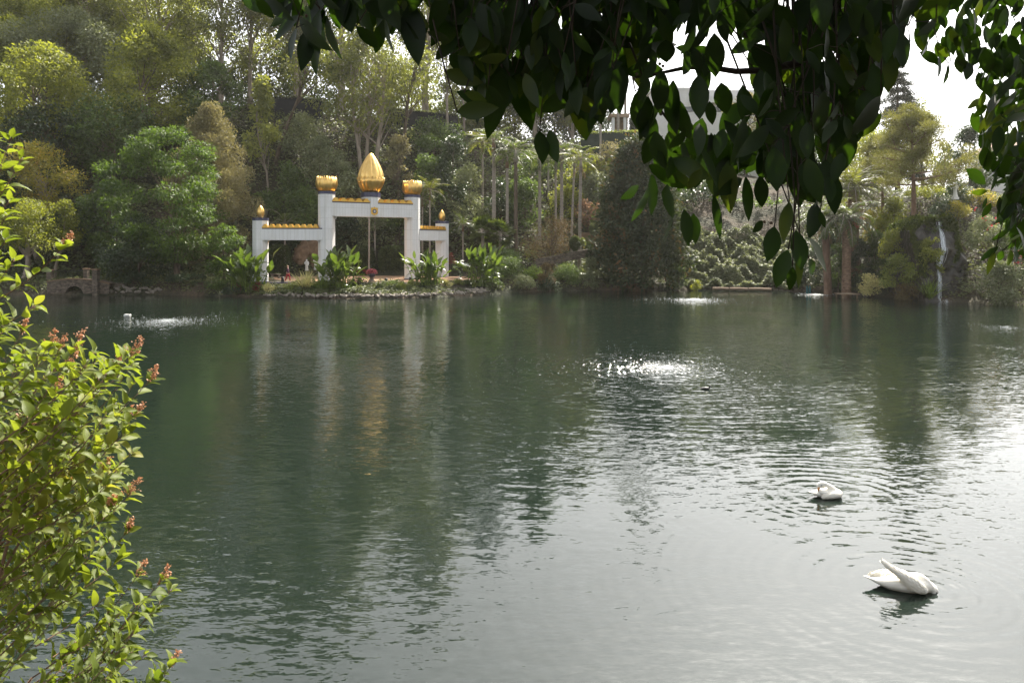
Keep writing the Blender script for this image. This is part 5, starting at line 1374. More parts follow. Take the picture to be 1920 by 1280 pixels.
# low terrace wall by the lawn and the stepping wall beneath it
def wallstrip(name, label, pts, h, th_, mat, cat='wall'):
    g = Geo(); P = [np.array(P3(x, y, Y)) for x, y, Y in pts]
    for i in range(len(P) - 1):
        p, q = P[i], P[i + 1]; n = unit(np.array((-(q - p)[1], (q - p)[0], 0))) * th_ / 2
        g.rings([np.array([s - n - (0, 0, h), s + n - (0, 0, h), s + n, s - n]) for s in (p, q - (q - p) * .002)])
    return tag(g.obj(name, mat, origin=P[0] - (0, 0, h)), label, cat)
wallstrip('terrace_wall', 'low pale stone wall rising to the right towards the sunlit lawn', [(1005, 486, 84.6), (1040, 479, 85), (1080, 471, 85.4), (1115, 465, 86)], .9, .4, M['masonry'])
wallstrip('garden_wall', 'brown wall behind the clipped round bush under the rusty tree', [(1084, 436, 97), (1128, 436, 97)], 1.7, .3, M['tan'])
for i, (x0, x1) in enumerate(((1336, 1366), (1368, 1402), (1404, 1446))):
    a = P3(x0, 541 + i * .5, 81.6 - i * .25); b = P3(x1, 541.6 + i * .6, 81.4 - i * .25)
    g = Geo().tube([a, (a + b) / 2 + (0, 0, .02), b], [.17, .18, .16], 10)
    tag(g.obj('edging_log', M['wood'], origin=a), ['left', 'middle', 'right'][i] + ' weathered log of the three edging the water below the ivy bank', 'log', 'logs edging the ivy bank')
LP_ = empty('landing_stage', tuple(P3(1590, 550, 71.5)), 'tan wooden landing stage at the waterline by the date palms', 'landing stage')
a = P3(1562, 549, 72.6); b = P3(1614, 552, 70.6)
c = (a + b) / 2
for i in range(13): Geo().box((a[0] + (b[0] - a[0]) * (i + .5) / 13, c[1], .36), (b[0] - a[0]) / 13 - .015, 1.7, .06).obj('plank', M['wood'], LP_)
for i in (0, 1):
    for s in (-.7, .7): Geo().tube([(a[0] + .2 + i * (b[0] - a[0] - .4), c[1] + s, -.6), (a[0] + .2 + i * (b[0] - a[0] - .4), c[1] + s, .328)], .08, 8).obj('pile', M['wood'], LP_)
def bottle(label, x):
    b = P3(x, 549, 77.0); t = np.arange(12) * 2 * math.pi / 12
    g = Geo().rings([np.stack([b[0] + r * np.cos(t), b[1] + r * np.sin(t), np.full(12, .12 + k)], 1) for r, k in ((.12, -.3), (.12, .5), (.09, .6), (.05, .66), (.05, .75))])
    tag(g.obj('teal_cylinder', M['teal'], origin=(b[0], b[1], 0)), label, 'cylinder')
bottle('left one of two teal plastic cylinders at the waterline under the hanging leaves', 1513.5)
bottle('right one of two teal plastic cylinders at the waterline under the hanging leaves', 1518.5)
b = wl(239, 592)
FB = empty('float', (b[0], b[1], 0), 'small white floating box on the water left of the far fountain', 'float')
bm = bmesh.new(); bmesh.ops.create_cube(bm, size=1); bmesh.ops.scale(bm, vec=(.44, .28, .13), verts=bm.verts); bmesh.ops.bevel(bm, geom=bm.edges[:], offset=.03, segments=2, affect='EDGES')
me = bpy.data.meshes.new('hull'); bm.to_mesh(me); bm.free(); me.materials.append(M['marble']); o = bpy.data.objects.new('hull', me); COL.objects.link(o); o.parent = FB; o.location = (0, 0, .05)
Geo().tube([(b[0] + .15, b[1], .116), (b[0] + .15, b[1], .16)], .03, 8).obj('stub', M['black'], FB)

# ------------------------------------------------------------------ rocks edging the far shore
rng = np.random.default_rng(44)
protos = []
for i in range(7):
    g = Geo().rings(rock_mesh((0, 0, 0), (1, .8, .6), i * 2.3, 10, 6, .25)); protos.append(g.mesh('rock')); protos[-1].materials.append(M['stone'])
nrock = 0
for x in np.concatenate([np.linspace(575, 800, 110), np.linspace(800, 915, 110), np.linspace(205, 300, 30), np.linspace(495, 575, 20)]):
    x = x + rng.normal() * 1.2; pebb = 820 < x < 915
    Y = float(shore(x)) + (.1 + 1.0 * rng.random()) * (1.5 if pebb else .8); X = (x - 960) * Y / F
    s = rng.uniform(.11, .26) if not pebb else rng.uniform(.12, .24)
    o = bpy.data.objects.new('shore_rock', protos[nrock % 7]); COL.objects.link(o); nrock += 1
    o.location = (X, Y, max(float(ground(X, Y)), .0) + s * .3); o.scale = (s * rng.uniform(.8, 1.6), s, s * rng.uniform(.8, 1.2)); o.rotation_euler = (rng.normal() * .3, rng.normal() * .3, rng.random() * 6)
    z_ = 'by the bridge' if x < 320 else ('below the left arch' if x < 575 else ('below the great arch' if x < 800 else 'heaped below the right paddle plants'))
    tag(o, 'grey-brown rock in the edging ' + z_ + ' at the waterline', 'rock', 'rocks edging the far shore')

# ------------------------------------------------------------------ person walking on the plaza edge
def skin(name, joints, edges, mat, parent, root=0, sub=2):
    off = np.array(parent.location)
    me = bpy.data.meshes.new(name); me.from_pydata([tuple(np.array(j[:3]) - off) for j in joints], edges, []); me.materials.append(mat)
    o = bpy.data.objects.new(name, me); COL.objects.link(o); o.parent = parent
    m = o.modifiers.new('skin', 'SKIN'); m.use_smooth_shade = True
    for i, v in enumerate(me.skin_vertices[0].data):
        v.radius = (joints[i][3], joints[i][4] if len(joints[i]) > 4 else joints[i][3]); v.use_root = (i == root)
    s = o.modifiers.new('sub', 'SUBSURF'); s.levels = sub; s.render_levels = sub
    return o
pb = P3(539.5, 528, 76.2); pz = float(ground(pb[0], pb[1])) + .03
PE = empty('person', (pb[0], pb[1], pz), 'fair-haired person in a plum top and red trousers walking along the plaza edge', 'person')
def J(x, y, z, *r): return (pb[0] + x, pb[1] + y, pz + z, *r)
body = [J(0, 0, .93, .13, .10), J(0, 0, 1.12, .12, .09), J(.0, 0, 1.33, .15, .10), J(0, 0, 1.45, .06), J(.01, 0, 1.52, .055), J(.02, -.01, 1.60, .085, .095), J(.015, 0, 1.69, .06),
        J(-.05, .08, 1.38, .05), J(-.12, .14, 1.12, .042), J(.02, .16, .92, .034), J(.06, .16, .84, .03),
        J(.05, -.10, 1.38, .05), J(.10, -.15, 1.12, .042), J(-.02, -.17, .92, .034), J(-.05, -.17, .84, .03),
        J(.06, .06, .85, .085), J(.20, .06, .48, .06), J(.22, .06, .10, .042), J(.32, .06, .04, .035),
        J(-.05, -.06, .85, .085), J(-.10, -.06, .48, .06), J(-.26, -.06, .12, .042), J(-.18, -.06, .05, .035)]
ed = [(0, 1), (1, 2), (2, 3), (3, 4), (4, 5), (5, 6), (2, 7), (7, 8), (8, 9), (9, 10), (2, 11), (11, 12), (12, 13), (13, 14), (0, 15), (15, 16), (16, 17), (17, 18), (0, 19), (19, 20), (20, 21), (21, 22)]
skin('body', body, ed, M['skin'], PE)
skin('top', [J(0, 0, .9, .165, .13), J(0, 0, 1.12, .145, .115), J(0, 0, 1.33, .175, .125), J(0, 0, 1.43, .09), J(-.05, .09, 1.38, .068), J(-.12, .14, 1.12, .058), J(.0, .16, .96, .05), J(.05, -.11, 1.38, .068), J(.10, -.15, 1.12, .058), J(-.0, -.17, .96, .05)],
     [(0, 1), (1, 2), (2, 3), (2, 4), (4, 5), (5, 6), (2, 7), (7, 8), (8, 9)], M['plum'], PE, 1)
skin('trousers', [J(0, 0, .95, .15, .12), J(.06, .06, .83, .105), J(.20, .06, .48, .078), J(.22, .06, .12, .062), J(-.05, -.06, .83, .105), J(-.10, -.06, .48, .078), J(-.25, -.06, .14, .062)],
     [(0, 1), (1, 2), (2, 3), (0, 4), (4, 5), (5, 6)], M['redcloth'], PE)
skin('hair', [J(.0, .0, 1.72, .075, .085), J(-.05, .01, 1.63, .075), J(-.07, .01, 1.5, .05)], [(0, 1), (1, 2)], M['hair'], PE)

# ------------------------------------------------------------------ swans
def loft(spine, n=20):
    """spine rows: x, z, y, half width across (y), half height (in the spine plane)"""
    sp = np.array(spine, float); P = sp[:, [0, 2, 1]]
    t = np.gradient(P, axis=0); t = unit(t); th = np.arange(n) * 2 * math.pi / n
    R = []
    a = np.array((0, 1.0, 0))
    for i in range(len(P)):
        a_ = unit(a - t[i] * np.dot(a, t[i])); b = np.cross(t[i], a_)
        R.append(P[i] + sp[i, 3] * np.outer(np.cos(th), a_) + sp[i, 4] * np.outer(np.sin(th), b))
    return R
def smooth_rows(rows, k=4):
    r = np.array(rows, float); n = len(r); t = np.linspace(0, n - 1, (n - 1) * k + 1); out = []
    for u in t:
        i = min(int(u), n - 2); f = u - i
        p0, p1, p2, p3 = r[max(i - 1, 0)], r[i], r[i + 1], r[min(i + 2, n - 1)]
        out.append(.5 * (2 * p1 + (p2 - p0) * f + (2 * p0 - 5 * p1 + 4 * p2 - p3) * f * f + (3 * p1 - p0 - 3 * p2 + p3) * f ** 3))
    out = np.array(out); out[:, 3:] = np.maximum(out[:, 3:], .003)
    return out
def swan(label, loc, lofts, rz, extra, voxel=.011, feathered=(1, 2), fl=1.0):
    o = empty('swan', (loc[0], loc[1], 0), label, 'swan', 'swans on the lake')
    Rz = np.array([[math.cos(rz), -math.sin(rz), 0], [math.sin(rz), math.cos(rz), 0], [0, 0, 1]])
    tf = lambda R: [r @ Rz.T + np.array((loc[0], loc[1], 0)) for r in R]
    g = Geo()
    for L in lofts: g.rings(tf(loft(smooth_rows(L))))
    b = g.obj('body', M['feather'], o, smooth=True)
    m = b.modifiers.new('fuse', 'REMESH'); m.mode = 'VOXEL'; m.voxel_size = voxel; m.use_smooth_shade = True
    s = b.modifiers.new('soft', 'SMOOTH'); s.factor = .5; s.iterations = 4
    gf = Geo(); rf = np.random.default_rng(int(abs(loc[0]) * 100))
    for k in feathered:
        Rr = np.array(tf(loft(smooth_rows(lofts[k])))); m, n, _ = Rr.shape; cen = Rr.mean(1)
        P, D, N, L_ = [], [], [], []
        for i in range(2, m - 1, 1):
            for j in range(i % 2, n, 2):
                nn = unit(Rr[i, j] - cen[i]); dd = unit(cen[i - 2] - cen[i]); dd = dd - nn * np.dot(dd, nn)
                P.append(Rr[i, j] + nn * .002 + rf.normal(size=3) * .002); D.append(dd + nn * .10 + rf.normal(size=3) * .06); N.append(nn); L_.append(rf.uniform(.05, .085) * fl)
        leaf_fancy(gf, np.array(P), np.array(D), np.array(N), np.array(L_), np.array(L_) * .42, .05, .12, 4, .6)
    gf.obj('feathers', M['feather'], o, smooth=True)
    for nm, L, mat in extra: 
        gg = Geo(); gg.rings(tf(loft(smooth_rows(L, 3), 12))); gg.obj(nm, mat, o, smooth=True)
    return o
# near swan: tail to the left, head dipped into the water at the right, one wing lifted up and back
swan('nearer swan with one wing raised and its head dipped in the water', SWAN_B, [
    [(-.53, .135, .0, .006, .004), (-.44, .115, 0, .05, .018), (-.33, .095, 0, .11, .05), (-.2, .085, 0, .155, .095), (-.05, .085, 0, .18, .125), (.12, .085, 0, .18, .135), (.26, .08, 0, .15, .12), (.36, .06, 0, .11, .09), (.43, .03, 0, .07, .06), (.47, -.02, 0, .04, .04)],
    [(-.42, .15, .03, .01, .008), (-.3, .16, .06, .05, .03), (-.12, .165, .07, .09, .05), (.05, .17, .05, .10, .06), (.2, .16, .04, .08, .05)],
    [(-.255, .385, -.06, .018, .010), (-.21, .355, -.08, .04, .024), (-.14, .315, -.11, .05, .03), (-.05, .26, -.14, .05, .055), (.05, .19, -.17, .045, .085), (.16, .12, -.18, .045, .09), (.26, .06, -.16, .04, .06), (.30, .03, -.13, .02, .03)],
    [(.1, .17, .0, .06, .05), (.2, .2, -.02, .055, .055), (.29, .175, -.03, .052, .052), (.36, .11, -.04, .048, .048), (.405, .04, -.05, .042, .045), (.42, -.03, -.05, .035, .035)],
], -.22, [('bill', [(.425, .02, -.05, .03, .03), (.435, -.01, -.05, .026, .03), (.45, -.05, -.05, .02, .02)], M['black'])], .010, (1, 2), 1.0)
# far swan: breast to the right, neck folded back along the body, head preening at the left
swan('farther swan preening with its neck folded back over its body', SWAN_A, [
    [(-.34, .105, .0, .006, .004), (-.28, .09, 0, .05, .015), (-.18, .075, 0, .10, .05), (-.05, .075, 0, .14, .09), (.1, .08, 0, .155, .105), (.2, .075, 0, .14, .1), (.28, .06, 0, .1, .085), (.325, .05, 0, .05, .05), (.34, .045, 0, .01, .015)],
    [(.20, .09, .0, .08, .07), (.16, .16, -.02, .06, .055), (.10, .205, -.03, .05, .05), (.03, .245, -.035, .046, .046), (-.03, .272, -.04, .046, .048), (-.085, .272, -.05, .05, .056), (-.13, .245, -.055, .047, .054), (-.152, .205, -.06, .036, .04), (-.158, .175, -.06, .02, .022)],
    [(-.16, .16, -.05, .03, .02), (-.12, .13, -.07, .06, .045), (-.06, .11, -.09, .07, .06), (.0, .1, -.1, .06, .06)],
    [(-.10, .03, -.13, .02, .015), (-.02, .06, -.15, .04, .045), (.1, .08, -.15, .045, .06), (.22, .085, -.12, .04, .05), (.27, .08, -.09, .02, .03)],
], -.05, [('bill', [(-.15, .215, -.085, .02, .022), (-.17, .18, -.095, .017, .016), (-.182, .14, -.1, .009, .008)], M['bill']),
          ('eye', [(-.115, .262, -.105, .005, .005), (-.106, .262, -.108, .010, .010), (-.097, .262, -.105, .005, .005)], M['black'])], .008, (3,), .8)
b = wl(1322, 730)
swan_d = empty('duck', (b[0], b[1], 0), 'small dark duck low on the water in front of the near fountain', 'duck')
Geo().rings([r + (b[0], b[1], 0) for r in loft(smooth_rows([(-.2, .05, 0, .004, .004), (-.12, .04, 0, .06, .03), (0, .04, 0, .09, .06), (.1, .04, 0, .07, .05), (.15, .07, 0, .03, .035), (.17, .11, 0, .03, .03), (.21, .11, 0, .026, .026), (.26, .1, 0, .01, .008)]))]).obj('body', M['black'], swan_d, smooth=True)

# ------------------------------------------------------------------ bubbling fountains: churned water and flying drops
foam, nt, b_, out = newmat('churned_white_water')
b_.inputs['Base Color'].default_value = (.62, .65, .65, 1); b_.inputs['Roughness'].default_value = .12; b_.inputs['Specular IOR Level'].default_value = 1.0
oct_ = np.array([(1, 0, 0), (-1, 0, 0), (0, 1, 0), (0, -1, 0), (0, 0, 1), (0, 0, -1)], float)
octf = np.array([(0, 2, 4), (2, 1, 4), (1, 3, 4), (3, 0, 4), (2, 0, 5), (1, 2, 5), (3, 1, 5), (0, 3, 5)])
def fountain(label, x, y, rx_px, ncore, nout, seed, size=1.0, h=.13):
    rng = np.random.default_rng(seed); c = wl(x, y); R = rx_px * c[1] / F
    o = empty('bubbling_fountain', (c[0], c[1], 0), label, 'fountain', 'bubbling aerators in the lake')
    def drops(n, rmax, pw, hh, s0, s1, stretch):
        a = rng.random(n) * 2 * math.pi; r = rmax * np.minimum(rng.exponential(pw, n), 1.3) * (1 + .25 * np.sin(a * 3 + seed) + .2 * np.sin(a * 7 + 2 * seed)); a = a + .12 * np.sin(r * 9 + seed)
        P = np.stack([c[0] + r * np.cos(a), c[1] + r * np.sin(a), np.abs(rng.normal(size=n)) * hh * np.exp(-r / rmax * 1.5) + .004], 1)
        s = rng.uniform(s0, s1, n) * size
        V = P[:, None] + oct_[None] * s[:, None, None] * np.array(stretch)
        return V.reshape(-1, 3), (octf[None] + (np.arange(n) * 6)[:, None, None]).reshape(-1, 3)
    g = Geo()
    V, T = drops(ncore, R * .5, .42, h * .5, .006, .02, (2.8, 1.2, .5)); g.add(V, tris=T)
    V, T = drops(ncore // 4, R * .6, .4, .02, .012, .03, (3.4, 1.0, .35)); g.add(V, tris=T)
    k = g.obj('churned_water', foam, o); k['kind'] = 'stuff'
    g = Geo(); V, T = drops(nout, R, .42, h * .25, .004, .012, (2.0, 1.0, .7)); g.add(V, tris=T)
    k = g.obj('drops', foam, o); k['kind'] = 'stuff'
    g = Geo(); g.tube([(c[0], c[1], -.9), (c[0], c[1], -.02)], .12, 10); g.obj('nozzle', M['black'], o)
fountain('largest bubbling fountain in the middle of the lake, right of centre', 1250, 690, 250, 620, 3600, 111, .58)
fountain('bubbling fountain on the left by the floating white box', 312, 602, 130, 420, 1500, 112, .9)
fountain('far bubbling fountain in front of the ivy bank', 1300, 562, 100, 420, 1000, 113, 1.0)
fountain('bubbling fountain cut by the right edge of the picture', 1886, 614, 80, 20, 420, 114, .8)
fountain('thin line of bubbling water at the shore by the teal cylinders', 1530, 552, 60, 450, 200, 115, 1.0, .08)
# ------------------------------------------------------------------ foreground sumac bush, left
rng = np.random.default_rng(201)
edge_y = np.array([225, 262, 300, 350, 420, 445, 490, 520, 560, 585, 610, 640, 665, 700, 740, 790, 830, 880, 930, 985, 1030, 1070, 1105, 1150, 1200, 1240, 1300, 1340])
edge_x = np.array([-40, 25, 35, 10, 20, 20, 30, 60, 20, 30, 70, 150, 262, 292, 275, 262, 262, 262, 240, 245, 215, 275, 335, 300, 280, 330, 335, 335])
FX = lambda x, y, Y: P3(x, y, Y)
BU = empty('sumac_bush', (-2.35, 2.35, 2.4), 'sunlit yellow-green leafy bush with dusty pink flower heads, close at the left edge', 'bush')
roots = [np.array((-2.3 + .15 * i, 2.3 + .1 * (i % 3), 2.3)) for i in range(5)]
gl_, gs, gp = Geo(), Geo(), Geo()
LP, LD, LN, LL, LW, LC = [], [], [], [], [], []
def stem(tip, base, nleaf, lsz, panicle=False, sag=.06, start=.25):
    tip = np.asarray(tip, float); base = np.asarray(base, float)
    L = np.linalg.norm(tip - base); mid = (tip + base) / 2 + np.array((0.02, 0, -sag * L)) + rng.normal(size=3) * .03 * L
    q = np.linspace(0, 1, 10)[:, None]; cur = (1 - q) ** 2 * base + 2 * q * (1 - q) * mid + q * q * tip
    gs.tube(cur, np.linspace(.0026, .0010, 10) * (0.6 + L), 5, cap=False)
    u_ = np.concatenate([np.linspace(start, .93, nleaf), [.97, .985, 1.0, 1.0]])
    roll = rng.random() * 6.28
    for k, u in enumerate(u_):
        i = min(int(u * 9), 8); f = u * 9 - i; p = cur[i] * (1 - f) + cur[i + 1] * f; T = unit(cur[i + 1] - cur[i])
        a = roll + k * 2.4; s1 = unit(np.cross(T, (0, .3, 1.0))); s2 = np.cross(T, s1)
        out_ = s1 * math.cos(a) + s2 * math.sin(a)
        d = out_ * .85 + T * (.55 + .35 * (u > .95)) + np.array((.05, 0, .15)) + rng.normal(size=3) * .18
        LP.append(p + unit(d) * .008); LD.append(d); nn = T * .9 + np.array((0, -.15, .55)) + rng.normal(size=3) * .3; LN.append(nn)
        s = lsz * rng.uniform(.75, 1.2) * (1 if u < .95 else .7); LL.append(s); LW.append(s * rng.uniform(.42, .54)); LC.append(rng.uniform(.1, .6))
        gs.tube([p, p + unit(d) * .01], [.0012, .001], 4, cap=False)
    if panicle:
        T = unit(cur[-1] - cur[-2]) + np.array((.1, 0, .55)); T = unit(T); h = rng.uniform(.045, .07)
        for k in range(9):
            b = tip + T * h * k / 9; dd = unit(T * .8 + rng.normal(size=3) * .6) * h * .45 * (1.1 - k / 11)
            gs.tube([b, b + dd], [.0012, .0008], 4, cap=False); m_ = 12
            P = b + dd * rng.random((m_, 1)) + rng.normal(size=(m_, 3)) * .003; leaf_cards(gp, P, rvec(rng, m_), rvec(rng, m_), .007, .006)
def bpos(x, y, Y):                                   # stems spring from lower left of their tips
    t = P3(x, y, Y); return t
# feature stems that make the outline: tip px, tip py, base px, base py, distance
feat = [(118, 462, -60, 585, 2.5, 12, 1), (62, 575, -60, 640, 2.35, 7, 0), (20, 262, -70, 420, 2.4, 9, 0), (40, 300, -70, 450, 2.5, 9, 0), (15, 380, -80, 500, 2.4, 8, 0), (10, 450, -80, 560, 2.45, 9, 0), (25, 490, -80, 590, 2.5, 8, 0),
        (245, 668, 60, 850, 2.5, 14, 1), (278, 716, 40, 905, 2.55, 16, 1), (250, 780, 20, 940, 2.6, 14, 1), (140, 655, 20, 830, 2.5, 12, 1), (90, 650, -40, 780, 2.45, 12, 1), (40, 625, -60, 760, 2.4, 10, 1), (130, 690, -10, 860, 2.6, 12, 1),
        (245, 850, 40, 1010, 2.5, 14, 0), (240, 930, 60, 1060, 2.5, 12, 1), (215, 945, 20, 1090, 2.6, 12, 1), (235, 1000, 40, 1170, 2.55, 13, 1), (258, 1078, 60, 1270, 2.6, 15, 1), (300, 1090, 100, 1280, 2.6, 15, 1), (318, 1108, 120, 1300, 2.65, 14, 0),
        (322, 1246, 200, 1370, 2.5, 9, 1), (290, 1270, 150, 1380, 2.5, 9, 0), (285, 1150, 100, 1310, 2.6, 12, 0), (190, 880, 0, 1020, 2.6, 12, 1), (180, 820, -10, 980, 2.6, 12, 0), (100, 735, -60, 900, 2.5, 12, 1), (215, 690, 60, 830, 2.7, 12, 1)]
for (tx, ty, bx, by, Y, n, pan) in feat:
    stem(P3(tx, ty, Y), P3(bx, by, Y - .12), n + 3, .060, bool(pan), start=.06)
cnt = 0
while cnt < 190:
    y = rng.uniform(590, 1360); ex = np.interp(y, edge_y, edge_x); x = -90 + (ex - 12 + 90) * rng.random() ** .75
    if y < 650 and x > 10: continue
    Y = rng.uniform(2.25, 3.1)
    if (y > 930 and x > 110 and rng.random() < .6): continue
    bx, by = x - rng.uniform(110, 230), y + rng.uniform(80, 220)
    stem(P3(x, y, Y), P3(bx, by, Y - rng.uniform(0, .25)), rng.integers(10, 16), .057 * rng.uniform(.7, 1.25), rng.random() < .05, start=.05); cnt += 1
for k in range(16):
    y = rng.uniform(255, 560); x = np.interp(y, edge_y, edge_x) * .7 - rng.uniform(0, 70); Y = rng.uniform(2.4, 2.8)
    if y > 430: x = min(x, 25)
    stem(P3(x, y, Y), P3(x - 90, y + 130, Y - .1), 8, .062, False)
# woody stems from the ground up to the leafy shoots
for (x, y, Y) in [(-60, 585, 2.4), (20, 940, 2.5), (40, 1010, 2.5), (60, 1270, 2.5), (120, 1300, 2.55), (-40, 780, 2.4), (60, 850, 2.45), (150, 1380, 2.5), (-70, 450, 2.4), (-60, 900, 2.5)]:
    r_ = roots[rng.integers(0, 5)]; t = P3(x, y, Y); q = np.linspace(0, 1, 7)[:, None]; m_ = (r_ + t) / 2 + (-.1, 0, .1)
    gs.tube((1 - q) ** 2 * r_ + 2 * q * (1 - q) * m_ + q * q * t, np.linspace(.012, .004, 7), 6)
leaf_fancy(gl_, np.array(LP), np.array(LD), np.array(LN), np.array(LL), np.array(LW), np.array(LC), .45, 6, .42, .05, rng)
gl_.obj('leaves', LM['sumac'], BU, smooth=True)
gs.obj('stems', M['barkred'], BU, smooth=True)
gp.obj('flower_heads', LM['panicle'], BU)

# ------------------------------------------------------------------ overhanging ficus tree, close overhead
rng = np.random.default_rng(303)
FI = empty('ficus_tree', (4.2, 2.0, 2.0), 'dark large-leaved tree hanging its branches over the top of the view', 'tree')
tp = np.array([(4.2, 2.0, 1.6), (4.15, 2.05, 3.5), (4.0, 2.1, 5.6), (3.6, 2.2, 7.4), (3.0, 2.3, 8.6)])
Geo().tube(tp, [.34, .27, .23, .18, .12], 14).obj('trunk', M['barkpale'], FI, smooth=True)
env = np.array([(505, 40), (520, 75), (545, 105), (580, 125), (600, 100), (628, 112), (645, 60), (665, 62), (690, 50), (705, 98), (728, 95), (745, 60), (765, 100), (785, 118), (805, 80), (830, 90), (845, 100), (868, 120), (885, 170), (900, 220), (920, 255), (945, 230), (975, 215), (1000, 240), (1020, 245), (1045, 235), (1075, 240), (1100, 260), (1125, 235), (1150, 200), (1168, 150), (1180, 75), (1192, 150), (1205, 250), (1220, 300), (1240, 330), (1262, 360), (1290, 380), (1320, 380), (1345, 380), (1372, 370), (1395, 350), (1420, 340), (1450, 360), (1480, 380), (1505, 400), (1535, 395), (1560, 385), (1575, 345), (1592, 300), (1615, 265), (1640, 190), (1665, 170), (1685, 128), (1700, 90), (1712, 60), (1735, 100), (1765, 140), (1790, 135), (1812, 125), (1838, 140), (1860, 150), (1900, 160), (1940, 160)], float)
rb = np.array([(100, 1860), (160, 1840), (190, 1835), (230, 1830), (280, 1838), (330, 1850), (370, 1850), (400, 1862), (430, 1875), (470, 1882), (500, 1930)], float)   # left boundary of the right-hand bunch
gaps = [(1178, 160, 11, 42), (1150, 62, 9, 10), (1390, 112, 22, 12), (1388, 142, 26, 9), (1330, 158, 22, 8), (1240, 200, 8, 22), (1293, 200, 9, 30), (1340, 190, 9, 30), (1372, 180, 10, 28), (1235, 150, 10, 14), (1270, 130, 6, 10), (1300, 122, 8, 14), (1420, 165, 7, 12),
        (1290, 232, 20, 9), (1340, 225, 28, 8), (1250, 232, 10, 20), (800, 25, 18, 24), (1050, 30, 6, 12), (1707, 110, 10, 70), (1690, 200, 40, 60), (1420, 240, 8, 8), (1455, 255, 8, 10), (1180, 215, 14, 30), (1165, 235, 12, 12)]
def in_gap(x, y):
    return any(((x - a) / c) ** 2 + ((y - b) / d) ** 2 < 1 for a, b, c, d in gaps)
B = {}          # leaves grouped by the branch they hang on
def hang(key, x0, y0, x1, y1, wpx, Y, curl=.08, face=None):
    a = P3(x0, y0, Y); b = P3(x1, y1, Y + rng.normal() * .03)
    d = b - a; L = np.linalg.norm(d); n = np.array((rng.normal() * .75, -1.0, rng.normal() * .5)) if face is None else face
    B.setdefault(key, []).append((a, d, n, L, wpx * Y / F, curl + rng.normal() * .05))
def keyof(x): return 'r' if x > 1800 else int(np.clip((x - 500) // 165, 0, 7))
# leaves that make the outline
OUT = [(560, 28, 515, 76, 30), (556, 52, 541, 111, 26), (600, 18, 578, 142, 40), (580, 55, 566, 130, 30), (612, 28, 631, 116, 34), (640, -5, 660, 63, 38), (700, -10, 704, 52, 26), (714, 38, 704, 102, 28), (722, 30, 730, 97, 15), (768, 6, 784, 121, 44), (832, 10, 815, 86, 38), (868, 85, 860, 131, 24), (846, 40, 832, 86, 30),
       (942, 128, 916, 262, 42), (908, 140, 896, 235, 26), (950, 110, 1000, 245, 56), (1012, 246, 1018, 306, 30), (1030, 244, 1044, 305, 28), (1085, 150, 1104, 266, 52), (1158, 118, 1148, 212, 46), (1120, 130, 1126, 236, 40), (1228, 246, 1208, 309, 38), (1216, 350, 1188, 420, 26), (1198, 348, 1165, 374, 22), (1222, 326, 1221, 406, 28),
       (1252, 345, 1258, 412, 36), (1262, 385, 1248, 456, 26), (1282, 392, 1291, 462, 28), (1300, 400, 1304, 458, 22), (1338, 365, 1352, 448, 16), (1398, 330, 1405, 416, 22), (1366, 300, 1366, 402, 36), (1425, 330, 1430, 390, 26),
       (1492, 432, 1504, 506, 34), (1516, 446, 1551, 511, 36), (1452, 424, 1440, 491, 34), (1478, 468, 1454, 540, 32), (1486, 500, 1481, 545, 18), (1517, 485, 1526, 518, 20), (1530, 380, 1520, 448, 34), (1480, 378, 1470, 454, 30), (1538, 395, 1546, 428, 14), (1430, 414, 1412, 436, 17), (1560, 325, 1566, 398, 30), (1548, 300, 1545, 368, 34), (1500, 462, 1498, 540, 14),
       (1610, 195, 1600, 272, 40), (1636, 120, 1645, 192, 34), (1680, 50, 1691, 131, 40), (1702, 50, 1706, 92, 22), (1590, 235, 1580, 320, 38), (1662, 95, 1667, 172, 36), (1622, 170, 1622, 240, 34),
       (1240, 130, 1236, 215, 34), (1262, 150, 1258, 250, 40), (1310, 140, 1312, 225, 36), (1352, 155, 1362, 215, 34), (1318, 100, 1322, 145, 34), (1248, 75, 1250, 118, 34), (1222, 92, 1226, 130, 16), (1290, 95, 1284, 140, 30), (1392, 160, 1398, 235, 38), (1200, 165, 1206, 255, 46), (1215, 180, 1205, 265, 40), (1170, 120, 1160, 215, 44), (1330, 190, 1336, 235, 20), (1278, 225, 1300, 245, 20),
       (1742, 72, 1727, 110, 22), (1760, 100, 1758, 148, 24), (1778, 120, 1770, 160, 18), (1800, 100, 1802, 140, 20), (1818, 118, 1812, 150, 18), (1725, 40, 1735, 88, 26)]
for x0, y0, x1, y1, w in OUT:
    hang(keyof(x0), x0, y0, x1, y1, w * 1.05, rng.uniform(1.65, 2.0) if x0 < 1715 else rng.uniform(2.4, 2.8), .06)
